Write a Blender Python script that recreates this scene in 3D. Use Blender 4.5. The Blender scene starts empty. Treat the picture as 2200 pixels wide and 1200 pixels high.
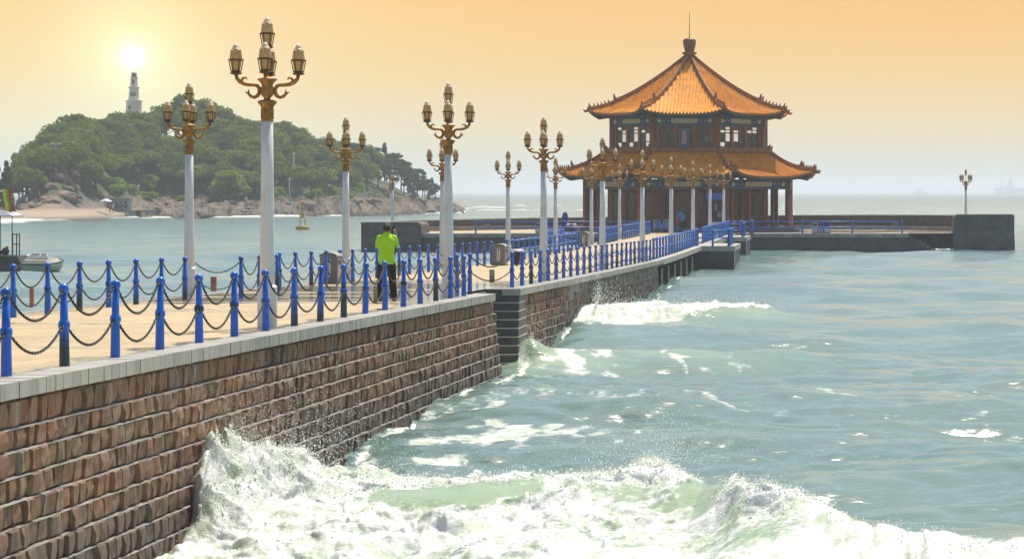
import bpy, bmesh, math, random
import numpy as np
from mathutils import Vector, Matrix

random.seed(7)
RNG = np.random.default_rng(11)
scene = bpy.context.scene
PI = math.pi
R = math.radians

# ------------------------------------------------------------------ camera
FPX, PPX, PPY, EYE = 5500.0, 1827.0, 412.0, 4.45   # focal length and horizon in units of a 2200 px wide frame
cam_d = bpy.data.cameras.new('camera')
cam = bpy.data.objects.new('camera', cam_d)
scene.collection.objects.link(cam)
cam.location = (0, 0, EYE)
cam.rotation_euler = (R(90), 0, 0)
cam_d.sensor_width = 36
cam_d.lens = 36 * FPX / 2200
cam_d.shift_x = (1100 - PPX) / 2200
cam_d.shift_y = -(600 - PPY) / 2200
cam_d.clip_start = 0.5
cam_d.clip_end = 30000
scene.camera = cam

# ------------------------------------------------------------------ sky, sun, exposure
SUN_AZ, SUN_EL = 16.0, 62.0          # degrees from +Y (negative: towards -X), elevation
world = bpy.data.worlds.new('World'); scene.world = world
world.use_nodes = True
wn, wl = world.node_tree.nodes, world.node_tree.links
wn.clear()
def wnode(t, **kw):
    n = wn.new(t)
    for k, v in kw.items(): setattr(n, k, v)
    return n
w_out = wnode('ShaderNodeOutputWorld'); w_bg = wnode('ShaderNodeBackground')
w_tc = wnode('ShaderNodeTexCoord')
w_nrm = wnode('ShaderNodeVectorMath', operation='NORMALIZE'); wl.new(w_tc.outputs['Generated'], w_nrm.inputs[0])
w_sep = wnode('ShaderNodeSeparateXYZ'); wl.new(w_nrm.outputs[0], w_sep.inputs[0])
sky = wnode('ShaderNodeTexSky'); sky.sky_type = 'NISHITA'; sky.sun_disc = False
sky.sun_elevation = R(SUN_EL); sky.sun_rotation = R(SUN_AZ); sky.dust_density = 3.0; sky.air_density = 1.2
w_sk = wnode('ShaderNodeMix', data_type='RGBA', blend_type='MULTIPLY'); w_sk.inputs['Factor'].default_value = 1.0
wl.new(sky.outputs[0], w_sk.inputs['A']); w_sk.inputs['B'].default_value = (.14, .14, .14, 1)
# warm haze band of the low sky
w_mr = wnode('ShaderNodeMapRange'); w_mr.inputs['From Min'].default_value = 0.0; w_mr.inputs['From Max'].default_value = 0.5
wl.new(w_sep.outputs['Z'], w_mr.inputs['Value'])
w_rp = wnode('ShaderNodeValToRGB'); el = w_rp.color_ramp.elements
stops = [(0.0, (.62, .64, .59)), (.022, (.72, .69, .55)), (.05, (.85, .70, .43)), (.085, (.92, .65, .30)), (.12, (.96, .61, .235)), (.16, (.97, .58, .20)), (.30, (.95, .74, .50)), (1.0, (.80, .86, .92))]
el[0].position, el[0].color = stops[0][0], (*stops[0][1], 1)
el[1].position, el[1].color = stops[-1][0], (*stops[-1][1], 1)
for p, c in stops[1:-1]:
    e = el.new(p); e.color = (*c, 1)
wl.new(w_mr.outputs[0], w_rp.inputs[0])
w_f = wnode('ShaderNodeMapRange', interpolation_type='SMOOTHSTEP'); w_f.inputs['From Min'].default_value = .072; w_f.inputs['From Max'].default_value = .135
wl.new(w_sep.outputs['Z'], w_f.inputs['Value'])
w_mix = wnode('ShaderNodeMix', data_type='RGBA')
wl.new(w_f.outputs[0], w_mix.inputs['Factor']); wl.new(w_rp.outputs[0], w_mix.inputs['A']); wl.new(w_sk.outputs['Result'], w_mix.inputs['B'])
# the veiled sun low over the island
gd = Vector(((285 - PPX) / FPX, 1, (PPY - 122) / FPX)).normalized()
w_dot = wnode('ShaderNodeVectorMath', operation='DOT_PRODUCT'); w_dot.inputs[1].default_value = gd
wl.new(w_nrm.outputs[0], w_dot.inputs[0])
w_om = wnode('ShaderNodeMath', operation='SUBTRACT'); w_om.inputs[0].default_value = 1.0; wl.new(w_dot.outputs['Value'], w_om.inputs[1])
last = w_mix.outputs['Result']
for s, col in ((3.0e-6, (1.6, 1.6, 1.5)), (1.8e-5, (.40, .50, .42)), (2.0e-4, (.10, .25, .18)), (2.5e-3, (.05, .13, .11)), (1.6e-2, (.02, .05, .04))):
    d = wnode('ShaderNodeMath', operation='DIVIDE'); wl.new(w_om.outputs[0], d.inputs[0]); d.inputs[1].default_value = -s
    x = wnode('ShaderNodeMath', operation='EXPONENT'); wl.new(d.outputs[0], x.inputs[0])
    m = wnode('ShaderNodeMix', data_type='RGBA', blend_type='ADD'); m.clamp_result = False
    wl.new(x.outputs[0], m.inputs['Factor']); wl.new(last, m.inputs['A']); m.inputs['B'].default_value = (*col, 1)
    last = m.outputs['Result']
wl.new(last, w_bg.inputs['Color']); w_bg.inputs['Strength'].default_value = 1.0
wl.new(w_bg.outputs[0], w_out.inputs['Surface'])

sun_d = bpy.data.lights.new('sun', 'SUN'); sun_d.energy = 4.9; sun_d.angle = R(0.6); sun_d.color = (1, .93, .80)
sun = bpy.data.objects.new('sun', sun_d); scene.collection.objects.link(sun)
sv = Vector((math.sin(R(SUN_AZ)) * math.cos(R(SUN_EL)), math.cos(R(SUN_AZ)) * math.cos(R(SUN_EL)), math.sin(R(SUN_EL))))
sun.rotation_euler = sv.to_track_quat('Z', 'Y').to_euler()
sun.location = sv * 60

vs = scene.view_settings
scene.display_settings.display_device = 'sRGB'
vs.view_transform = 'Standard'; vs.look = 'None'; vs.gamma = 1; vs.exposure = 0.0; vs.use_curve_mapping = False
scene.render.engine = 'CYCLES'
cy = scene.cycles
cy.use_denoising = True
cy.max_bounces = 6; cy.diffuse_bounces = 3; cy.glossy_bounces = 3; cy.transmission_bounces = 4; cy.transparent_max_bounces = 8; cy.volume_bounces = 1
cy.caustics_reflective = False; cy.caustics_refractive = False
cy.sample_clamp_indirect = 6

# ------------------------------------------------------------------ helpers
COL = scene.collection

class MB:
    """collects shapes; build() links them as one mesh object"""
    def __init__(s): s.v = []; s.f = []; s.sm = []
    def add(s, vs, fs, smooth=False):
        o = len(s.v)
        s.v += [tuple(v) for v in vs]
        s.f += [tuple(i + o for i in f) for f in fs]
        s.sm += [smooth] * len(fs)
        return s
    def box(s, x0, x1, y0, y1, z0, z1):
        v = [(x, y, z) for z in (z0, z1) for y in (y0, y1) for x in (x0, x1)]
        return s.add(v, [(0, 2, 3, 1), (4, 5, 7, 6), (0, 1, 5, 4), (2, 6, 7, 3), (0, 4, 6, 2), (1, 3, 7, 5)])
    def bevbox(s, x0, x1, y0, y1, z0, z1, b):
        """box with chamfered vertical and top edges"""
        def ring(i, z): return [(x0 + i + b, y0 + i, z), (x1 - i - b, y0 + i, z), (x1 - i, y0 + i + b, z), (x1 - i, y1 - i - b, z), (x1 - i - b, y1 - i, z), (x0 + i + b, y1 - i, z), (x0 + i, y1 - i - b, z), (x0 + i, y0 + i + b, z)]
        return s.loft([ring(0, z0), ring(0, z1 - b), ring(b, z1)])
    def prism(s, poly, axis, a0, a1):
        """extrude a 2D outline along axis 'x','y' or 'z'"""
        def p(u, w, a): return {'x': (a, u, w), 'y': (u, a, w), 'z': (u, w, a)}[axis]
        n = len(poly)
        v = [p(u, w, a0) for u, w in poly] + [p(u, w, a1) for u, w in poly]
        f = [tuple(range(n)), tuple(range(2 * n - 1, n - 1, -1))] + [(i, i + n, (i + 1) % n + n, (i + 1) % n) for i in range(n)]
        return s.add(v, f)
    def lathe(s, prof, n=12, c=(0, 0, 0), smooth=True, start=0.0, cap=True):
        v = []; f = []
        for r, z in prof:
            for k in range(n):
                a = start + 2 * PI * k / n
                v.append((c[0] + r * math.cos(a), c[1] + r * math.sin(a), c[2] + z))
        m = len(prof)
        for j in range(m - 1):
            for k in range(n):
                a, b = j * n + k, j * n + (k + 1) % n
                f.append((a, b, b + n, a + n))
        s.add(v, f, smooth)
        if cap:
            o = len(s.v) - len(v)
            if prof[0][0] > 1e-4: s.f.append(tuple(o + k for k in range(n - 1, -1, -1))); s.sm.append(False)
            if prof[-1][0] > 1e-4: s.f.append(tuple(o + (m - 1) * n + k for k in range(n))); s.sm.append(False)
        return s
    def loft(s, rings, smooth=False, cap=True):
        n = len(rings[0]); v = [p for r_ in rings for p in r_]; f = []
        for j in range(len(rings) - 1):
            for k in range(n):
                a, b = j * n + k, j * n + (k + 1) % n
                f.append((a, b, b + n, a + n))
        o = len(s.v)
        s.add(v, f, smooth)
        if cap:
            s.f.append(tuple(o + k for k in range(n - 1, -1, -1))); s.sm.append(False)
            s.f.append(tuple(o + (len(rings) - 1) * n + k for k in range(n))); s.sm.append(False)
        return s
    def tube(s, pts, r, n=6, smooth=True, closed=False, flat=1.0):
        pts = [Vector(p) for p in pts]; m = len(pts)
        rad = r if isinstance(r, (list, tuple)) else [r] * m
        v = []; f = []; up = None
        for i, p in enumerate(pts):
            if closed: t = (pts[(i + 1) % m] - pts[i - 1])
            else: t = pts[min(i + 1, m - 1)] - pts[max(i - 1, 0)]
            t.normalize()
            if up is None:
                up = Vector((0, 0, 1)) if abs(t.z) < .9 else Vector((1, 0, 0))
                up = (up - t * up.dot(t)).normalized()
            else:
                up = up - t * up.dot(t)
                up = up.normalized() if up.length > 1e-6 else t.orthogonal().normalized()
            w = t.cross(up)
            for k in range(n):
                a = 2 * PI * k / n
                v.append(p + (up * math.cos(a) + w * math.sin(a) * flat) * rad[i])
        seg = m if closed else m - 1
        for i in range(seg):
            for k in range(n):
                a, b = i * n + k, i * n + (k + 1) % n
                c, d = ((i + 1) % m) * n + (k + 1) % n, ((i + 1) % m) * n + k
                f.append((a, b, c, d))
        if not closed: f += [tuple(range(n - 1, -1, -1)), tuple((m - 1) * n + k for k in range(n))]
        return s.add(v, f, smooth)
    def ball(s, c, r, n=10, m=7, sz=1.0):
        prof = [(max(r * math.sin(PI * i / m), 1e-5), -r * sz * math.cos(PI * i / m)) for i in range(m + 1)]
        return s.lathe(prof, n, c, True, cap=False)
    def mesh(s, name, mat=None):
        me = bpy.data.meshes.new(name)
        me.from_pydata(s.v, [], s.f)
        me.polygons.foreach_set('use_smooth', s.sm)
        if mat: me.materials.append(mat)
        me.update()
        return me
    def build(s, name, mat=None, parent=None, loc=(0, 0, 0), rot=(0, 0, 0)):
        return link(name, s.mesh(name, mat), parent, loc, rot)

def link(name, data, parent=None, loc=(0, 0, 0), rot=(0, 0, 0), scale=None):
    o = bpy.data.objects.new(name, data); COL.objects.link(o)
    o.location = loc; o.rotation_euler = rot
    if scale is not None: o.scale = scale if isinstance(scale, (tuple, list, Vector)) else (scale,) * 3
    o.parent = parent
    return o
def thing(name, label, cat, loc=(0, 0, 0), rz=0.0, group=None):
    o = link(name, None, None, loc, (0, 0, rz)); o.empty_display_size = .2
    return tag(o, label, cat, group)
def tag(o, label, cat, group=None):
    o['label'] = label; o['category'] = cat
    if group: o['group'] = group
    return o
def kind(o, k, label=None):
    o['kind'] = k
    if label: o['label'] = label
    return o
KIDS = {}
def copy_tree(o, parent=None):
    c = o.copy(); COL.objects.link(c); c.parent = parent
    for ch in list(o.children): copy_tree(ch, c)
    return c
ONES = 'zeroth first second third fourth fifth sixth seventh eighth ninth tenth eleventh twelfth thirteenth fourteenth fifteenth sixteenth seventeenth eighteenth nineteenth'.split()
def ordn(n):
    if n < 20: return ONES[n]
    t = ['twent', 'thirt', 'fort', 'fift', 'sixt'][n // 10 - 2]
    return t + 'ieth' if n % 10 == 0 else t + 'y-' + ONES[n % 10]

# deck profile: depth below the eye against distance along the pier
DY = [8, 26, 41, 59.5, 78, 96.5, 115, 133.5, 152, 171, 189, 230]
DH = [1.70, 1.954, 2.17, 2.43, 2.68, 2.90, 3.09, 3.15, 3.13, 3.12, 3.12, 3.12]
def deckz(y): return EYE - float(np.interp(y, DY, DH))
def px_x(px, y): return (px - PPX) * y / FPX          # world X of an image column at distance y
def px_z(py, y): return EYE - (py - PPY) * y / FPX    # world Z of an image row at distance y

# ------------------------------------------------------------------ materials
MATS = {}
def mat(name, col, rough=.6, metal=0.0, var=.0, vscale=4.0, bump=0.0, bscale=20.0, col2=None, rnd=0.0, spec=.5, stretch=None, coords='Object', sss=0.0, fac=(.35, .65)):
    """Principled material with noise mixing col -> col2 (or darker col), bump and per-object variation"""
    if name in MATS: return MATS[name]
    m = bpy.data.materials.new(name); m.use_nodes = True
    n, l = m.node_tree.nodes, m.node_tree.links
    b = n['Principled BSDF']
    b.inputs['Roughness'].default_value = rough; b.inputs['Metallic'].default_value = metal
    b.inputs['Specular IOR Level'].default_value = spec
    b.inputs['Base Color'].default_value = (*col, 1)
    if sss:
        b.inputs['Subsurface Weight'].default_value = sss; b.inputs['Subsurface Radius'].default_value = (.05, .05, .05)
    tc = n.new('ShaderNodeTexCoord'); src = tc.outputs[coords]
    if stretch:
        mp = n.new('ShaderNodeMapping'); mp.inputs['Scale'].default_value = stretch; l.new(src, mp.inputs[0]); src = mp.outputs[0]
    out = None
    if col2 is None and var > 0: col2 = tuple(c * (1 - var) for c in col)
    if col2 is not None:
        nz = n.new('ShaderNodeTexNoise'); nz.inputs['Scale'].default_value = vscale; nz.inputs['Detail'].default_value = 6; nz.inputs['Roughness'].default_value = .62
        l.new(src, nz.inputs['Vector'])
        mr = n.new('ShaderNodeMapRange'); mr.inputs['From Min'].default_value = fac[0]; mr.inputs['From Max'].default_value = fac[1]
        l.new(nz.outputs[0], mr.inputs['Value'])
        mx = n.new('ShaderNodeMix'); mx.data_type = 'RGBA'
        mx.inputs['A'].default_value = (*col, 1); mx.inputs['B'].default_value = (*col2, 1)
        l.new(mr.outputs[0], mx.inputs['Factor']); out = mx.outputs['Result']
    if rnd > 0:
        oi = n.new('ShaderNodeObjectInfo')
        mr = n.new('ShaderNodeMapRange'); mr.inputs['To Min'].default_value = 1 - rnd; mr.inputs['To Max'].default_value = 1 + rnd
        l.new(oi.outputs['Random'], mr.inputs['Value'])
        hs = n.new('ShaderNodeHueSaturation'); l.new(mr.outputs[0], hs.inputs['Value'])
        if out is None: hs.inputs['Color'].default_value = (*col, 1)
        else: l.new(out, hs.inputs['Color'])
        out = hs.outputs[0]
    if out is not None: l.new(out, b.inputs['Base Color'])
    if bump > 0:
        nz = n.new('ShaderNodeTexNoise'); nz.inputs['Scale'].default_value = bscale; nz.inputs['Detail'].default_value = 5
        l.new(src, nz.inputs['Vector'])
        bp = n.new('ShaderNodeBump'); bp.inputs['Strength'].default_value = min(bump, 1); bp.inputs['Distance'].default_value = .02 if bump <= 1 else .02 * bump
        l.new(nz.outputs[0], bp.inputs['Height']); l.new(bp.outputs[0], b.inputs['Normal'])
    MATS[name] = m
    return m

M = dict(
    blue=mat('blue_paint', (.010, .16, .66), .32, var=.25, vscale=6, bump=.12, bscale=30, rnd=.12),
    chain=mat('black_iron', (.018, .017, .017), .4, metal=.2, col2=(.045, .03, .024), vscale=30),
    white=mat('white_pole_paint', (.72, .72, .73), .45, col2=(.42, .41, .38), vscale=3.2, bump=.15, bscale=25, stretch=(1, 1, .35), fac=(.52, .78), coords='Object'),
    gold=mat('gold_paint', (.50, .24, .026), .45, metal=.1, col2=(.25, .10, .014), vscale=7, bump=.25, bscale=30),
    globe=mat('lamp_glass', (.66, .41, .15), .4, col2=(.50, .29, .10), vscale=5, sss=.25),
    globe_tip=mat('lamp_tip', (.68, .56, .42), .25, sss=.3),
    cage=mat('lantern_bronze', (.17, .075, .014), .5, metal=.2, col2=(.08, .036, .01), vscale=15),
    deck=None, concrete=mat('grey_concrete', (.30, .29, .27), .8, col2=(.16, .155, .15), vscale=1.4, bump=.5, bscale=12),
    darkwall=mat('dark_wet_masonry', (.085, .085, .09), .6, col2=(.035, .036, .042), vscale=.7, bump=.6, bscale=7),
    parapet=mat('parapet_stone', (.13, .11, .10), .75, col2=(.075, .065, .062), vscale=.9, bump=.5, bscale=6),
    riser=mat('shade_toned_stone', (.115, .108, .10), .6, col2=(.055, .053, .052), vscale=3, bump=.4, bscale=18),  # step stone with the shade of camera-facing risers put into its colour
    sunlit_edge=mat('sunlit_edge_tone', (.55, .53, .48), .7, var=.3, vscale=5),  # step stone with sunlight put into its colour, for edges that catch sun
    mortar=mat('mortar_bed', (.34, .32, .285), .85, col2=(.14, .13, .12), vscale=2.5, bump=.3, bscale=20),
    tile=None,
    red=mat('red_lacquer', (.36, .095, .03), .5, col2=(.24, .055, .02), vscale=2.5, bump=.1),
    darkred=mat('dark_red_timber', (.20, .05, .032), .55, col2=(.12, .03, .022), vscale=3, bump=.1),
    frame=mat('brown_window_frame', (.16, .052, .026), .5, var=.4, vscale=6),
    pane_dark=mat('dark_glass', (.022, .025, .024), .2, var=.3, vscale=3),
    green=mat('green_painted_timber', (.05, .11, .085), .55, col2=(.02, .055, .075), vscale=3, bump=.15),
    bluegreen=mat('blue_green_beam_paint', (.035, .085, .10), .5, col2=(.015, .03, .09), vscale=5, fac=(.4, .6)),
    cream=mat('cream_panel', (.50, .44, .30), .55, col2=(.33, .28, .18), vscale=7),
    orange=mat('orange_bracket', (.42, .13, .03), .55, var=.3),
    signblue=mat('sign_blue', (.015, .025, .32), .4, var=.2, vscale=2),
    signgold=mat('sign_gold', (.75, .38, .04), .35, metal=.2, var=.2),
    teal=mat('teal_sign_frame', (.04, .14, .13), .5, var=.4, vscale=5),
    paper=mat('white_print', (.7, .7, .72), .6, var=.1),
    redprint=mat('red_print', (.38, .10, .10), .6, var=.1),
    blueprint=mat('blue_print', (.03, .09, .32), .6, var=.1),
    bin=mat('bin_taupe', (.23, .205, .165), .5, col2=(.17, .15, .12), vscale=4, bump=.1),
    bincap=mat('bin_cap_grey', (.36, .35, .34), .5, var=.2),
    steel=mat('brushed_steel', (.45, .44, .46), .3, metal=.8, var=.2, vscale=8),
    black=mat('black_rubber', (.015, .015, .016), .5, var=.3),
    lime=mat('lime_shirt', (.42, .80, .01), .75, col2=(.34, .68, .01), vscale=9, bump=.5, bscale=9),
    trousers=mat('black_trousers', (.012, .012, .015), .8, var=.3, bump=.4, bscale=10),
    skin=mat('skin', (.36, .18, .11), .5, var=.12, sss=.1),
    hair=mat('black_hair', (.008, .007, .007), .5, var=.4, bump=.8, bscale=80),
    post=mat('rusty_post', (.40, .17, .12), .8, col2=(.34, .24, .19), vscale=10, bump=.3),
    greypost=mat('grey_board', (.27, .26, .21), .8, col2=(.13, .125, .10), vscale=5),
)

def nodes_of(name):
    m = bpy.data.materials.new(name); m.use_nodes = True
    MATS[name] = m
    return m, m.node_tree.nodes, m.node_tree.links, m.node_tree.nodes['Principled BSDF']
def mixrgb(n, l, fac, a, b):
    x = n.new('ShaderNodeMix'); x.data_type = 'RGBA'
    for s, v in (('Factor', fac), ('A', a), ('B', b)):
        if isinstance(v, bpy.types.NodeSocket): l.new(v, x.inputs[s])
        elif isinstance(v, tuple): x.inputs[s].default_value = (*v, 1)
        else: x.inputs[s].default_value = v
    return x.outputs['Result']
def noise(n, l, vec, scale, detail=5, rough=.55):
    z = n.new('ShaderNodeTexNoise'); z.inputs['Scale'].default_value = scale; z.inputs['Detail'].default_value = detail; z.inputs['Roughness'].default_value = rough
    l.new(vec, z.inputs['Vector']); return z.outputs[0]
def mapr(n, l, v, a, b, c=0.0, d=1.0, smooth=False):
    z = n.new('ShaderNodeMapRange')
    if smooth: z.interpolation_type = 'SMOOTHSTEP'
    l.new(v, z.inputs['Value'])
    for k, x in (('From Min', a), ('From Max', b), ('To Min', c), ('To Max', d)): z.inputs[k].default_value = x
    return z.outputs[0]
def mth(n, l, op, a, b=None):
    z = n.new('ShaderNodeMath'); z.operation = op
    for i, v in enumerate((a, b)):
        if v is None: continue
        if isinstance(v, bpy.types.NodeSocket): l.new(v, z.inputs[i])
        else: z.inputs[i].default_value = v
    return z.outputs[0]

# paving: sandy slabs, worn, with rain and sea water standing in places
m, n, l, b = nodes_of('sandy_paving')
geo = n.new('ShaderNodeNewGeometry'); pos = geo.outputs['Position']
mp = n.new('ShaderNodeMapping'); mp.inputs['Scale'].default_value = (1, .55, 1); l.new(pos, mp.inputs[0])
br = n.new('ShaderNodeTexBrick'); br.inputs['Scale'].default_value = 1.0; br.inputs['Brick Width'].default_value = .9; br.inputs['Row Height'].default_value = .6
br.inputs['Mortar Size'].default_value = .016; br.inputs['Color1'].default_value = (.46, .345, .175, 1); br.inputs['Color2'].default_value = (.37, .265, .13, 1); br.inputs['Mortar'].default_value = (.20, .14, .085, 1)
l.new(pos, br.inputs['Vector'])
c1 = mixrgb(n, l, mapr(n, l, noise(n, l, mp.outputs[0], .55), .4, .75), br.outputs['Color'], (.51, .385, .205))
sp = n.new('ShaderNodeSeparateXYZ'); l.new(pos, sp.inputs[0])
near = mth(n, l, 'MULTIPLY', mapr(n, l, sp.outputs['Y'], 52, 57, smooth=True), mapr(n, l, sp.outputs['Y'], 84, 72, smooth=True))
edge = mapr(n, l, sp.outputs['X'], -9.7, -9.1, smooth=True)
wetf = mth(n, l, 'ADD', mth(n, l, 'MULTIPLY', near, .24), mth(n, l, 'MULTIPLY', edge, .22))
mpw = n.new('ShaderNodeMapping'); mpw.inputs['Scale'].default_value = (.28, .8, 1); l.new(pos, mpw.inputs[0])
wet = mapr(n, l, mth(n, l, 'ADD', noise(n, l, mpw.outputs[0], 1.1, 4), wetf), .60, .70, smooth=True)
c2 = mixrgb(n, l, wet, c1, mixrgb(n, l, .5, c1, (.17, .165, .16)))
l.new(c2, b.inputs['Base Color'])
l.new(mapr(n, l, wet, 0, 1, .62, .06), b.inputs['Roughness'])
bp = n.new('ShaderNodeBump'); bp.inputs['Distance'].default_value = .006; l.new(noise(n, l, pos, 14), bp.inputs['Height'])
l.new(mapr(n, l, wet, 0, 1, .7, .03), bp.inputs['Strength']); l.new(bp.outputs[0], b.inputs['Normal'])
M['deck'] = m

# rock-faced granite, one tone per stone
m, n, l, b = nodes_of('rock_faced_granite')
geo = n.new('ShaderNodeNewGeometry'); pos = geo.outputs['Position']
at = n.new('ShaderNodeAttribute'); at.attribute_name = 'tone'
oi = n.new('ShaderNodeObjectInfo')
t = mth(n, l, 'FRACT', mth(n, l, 'ADD', at.outputs['Fac'], mth(n, l, 'MULTIPLY', oi.outputs['Random'], 7.3)))
rp = n.new('ShaderNodeValToRGB'); e = rp.color_ramp.elements
cs = [(0, (.15, .09, .052)), (.15, (.31, .195, .108)), (.3, (.20, .135, .085)), (.45, (.36, .185, .09)), (.6, (.24, .185, .125)), (.75, (.35, .25, .15)), (.88, (.155, .10, .062)), (1, (.27, .175, .10))]
e[0].position, e[0].color = cs[0][0], (*cs[0][1], 1); e[1].position, e[1].color = cs[-1][0], (*cs[-1][1], 1)
for p, c in cs[1:-1]: x = e.new(p); x.color = (*c, 1)
l.new(t, rp.inputs[0])
mp = n.new('ShaderNodeMapping'); mp.inputs['Scale'].default_value = (1, 2.6, .5); l.new(pos, mp.inputs[0])
c1 = mixrgb(n, l, mapr(n, l, noise(n, l, mp.outputs[0], 5, 7, .7), .44, .72), rp.outputs[0], (.085, .06, .042))
c1 = mixrgb(n, l, mapr(n, l, noise(n, l, mp.outputs[0], 3, 6, .7), .60, .76), c1, (.34, .27, .20))
at2 = n.new('ShaderNodeAttribute'); at2.attribute_name = 'rust'
sp = n.new('ShaderNodeSeparateXYZ'); l.new(pos, sp.inputs[0])
rust = mapr(n, l, noise(n, l, pos, .35, 3), .44, .62)
c1 = mixrgb(n, l, mth(n, l, 'MULTIPLY', rust, .5), c1, (.36, .15, .065))
# lime runs from the joints and a dark algae band at the water
mp2 = n.new('ShaderNodeMapping'); mp2.inputs['Scale'].default_value = (1, 2.2, .06); l.new(pos, mp2.inputs[0])
c1 = mixrgb(n, l, mth(n, l, 'MULTIPLY', mapr(n, l, noise(n, l, mp2.outputs[0], 1.3, 3), .64, .70), .55), c1, (.46, .43, .40))
alg = mapr(n, l, mth(n, l, 'ADD', sp.outputs['Z'], mth(n, l, 'MULTIPLY', noise(n, l, pos, .8), .9)), .7, 1.6, smooth=True)
c1 = mixrgb(n, l, alg, mixrgb(n, l, .62, c1, (.035, .036, .036)), c1)
l.new(c1, b.inputs['Base Color']); l.new(mapr(n, l, alg, 0, 1, .35, .72), b.inputs['Roughness'])
bp = n.new('ShaderNodeBump'); bp.inputs['Distance'].default_value = .05; bp.inputs['Strength'].default_value = 1.0
l.new(noise(n, l, mp.outputs[0], 8, 9, .75), bp.inputs['Height']); l.new(bp.outputs[0], b.inputs['Normal'])
M['granite'] = m

# coping: pale dressed granite, some blocks stained
m, n, l, b = nodes_of('coping_granite')
geo = n.new('ShaderNodeNewGeometry'); pos = geo.outputs['Position']
at = n.new('ShaderNodeAttribute'); at.attribute_name = 'tone'
oi = n.new('ShaderNodeObjectInfo')
t = mth(n, l, 'FRACT', mth(n, l, 'ADD', at.outputs['Fac'], mth(n, l, 'MULTIPLY', oi.outputs['Random'], 5.1)))
base = mixrgb(n, l, t, (.37, .355, .31), (.41, .39, .335))
base = mixrgb(n, l, mapr(n, l, t, .8, .84), base, (.31, .30, .275))
mp = n.new('ShaderNodeMapping'); mp.inputs['Scale'].default_value = (1, 5, .5); l.new(pos, mp.inputs[0])
base = mixrgb(n, l, mapr(n, l, noise(n, l, mp.outputs[0], 2.2, 6, .65), .5, .72), base, (.20, .195, .175))
l.new(base, b.inputs['Base Color']); b.inputs['Roughness'].default_value = .55
bp = n.new('ShaderNodeBump'); bp.inputs['Distance'].default_value = .01; bp.inputs['Strength'].default_value = .6; l.new(noise(n, l, pos, 25), bp.inputs['Height']); l.new(bp.outputs[0], b.inputs['Normal'])
M['coping'] = m

# ------------------------------------------------------------------ island ground heights (used by the sea for its surf too)
def vnoise(x, y, seed=0):
    xi = np.floor(x).astype(np.int64); yi = np.floor(y).astype(np.int64)
    fx = x - xi; fy = y - yi
    fx = fx * fx * (3 - 2 * fx); fy = fy * fy * (3 - 2 * fy)
    def h(a, b):
        k = (a * 374761393 + b * 668265263 + seed * 1442695041) & 0x7fffffff
        k = ((k ^ (k >> 13)) * 1274126177) & 0x7fffffff
        k = (k ^ (k >> 16)) & 0xffff
        return k / 65535.0
    return (h(xi, yi) * (1 - fx) + h(xi + 1, yi) * fx) * (1 - fy) + (h(xi, yi + 1) * (1 - fx) + h(xi + 1, yi + 1) * fx) * fy
def fbm(x, y, oct=4, seed=0, gain=.5):
    s = 0; a = 1; t = 0
    for o in range(oct):
        s = s + a * vnoise(x * 2 ** o + 17.3 * o, y * 2 ** o + 9.1 * o, seed + o); t += a; a *= gain
    return s / t
def sstep(a, b, x):
    t = np.clip((x - a) / (b - a), 0, 1); return t * t * (3 - 2 * t)

SIL = ([-400, -120, 0, 25, 60, 100, 150, 200, 270, 330, 400, 440, 490, 505, 560, 620, 660, 700, 740, 790, 830, 860, 900, 930, 945, 1000],
       [400, 395, 388, 375, 335, 280, 262, 252, 246, 236, 217, 214, 234, 252, 256, 266, 285, 300, 310, 316, 330, 348, 366, 388, 402, 412])
SHORE = ([-600, 0, 150, 270, 330, 600, 700, 800, 900, 1000, 1040], [318, 350, 368, 400, 420, 426, 440, 465, 486, 510, 520])
def island_h(X, Y):
    px = PPX + FPX * X / Y
    d = Y - np.interp(px, *SHORE)
    top = EYE + (PPY - np.interp(px, *SIL)) * (np.interp(px, *SHORE) + 70) / FPX
    T = np.maximum(top - 6.0, 2.0)
    shelf = np.interp(px, [-600, 250, 300, 420, 560, 700, 850, 950, 1020], [1.5, 1.6, 2.0, 2.2, 2.4, 3.2, 3.0, 2.4, .6])
    rise = np.interp(px, [-600, 250, 320, 1020], [26, 24, 7, 9])
    z = np.where(d < 0, d * .12, shelf * sstep(0, 1, d / rise))
    z = z + (T - shelf).clip(0) * sstep(16, 74, d) * (1 - sstep(95, 170, d))
    z = z - (shelf + 3) * sstep(120, 190, d)
    rocky = sstep(-3, 4, d) * (1 - sstep(28, 50, d)) * np.interp(px, [250, 320], [.12, 1.0])
    rk = np.abs(fbm(X * .30, Y * .42, 5, 5, .6) - .5) * 4.2
    z = z + rocky * (rk - .6) * np.interp(px, [300, 620, 800, 1020], [1.0, 1.1, 1.5, .9])
    hk = np.exp(-((px - 125) / 38) ** 2 - ((d - 40) / 12) ** 2)
    z = z + hk * (2.2 + 2.0 * fbm(X * .3, Y * .3, 4, 8))
    end = sstep(1030, 985, px)
    return z * end - 3 * (1 - end)

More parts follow.
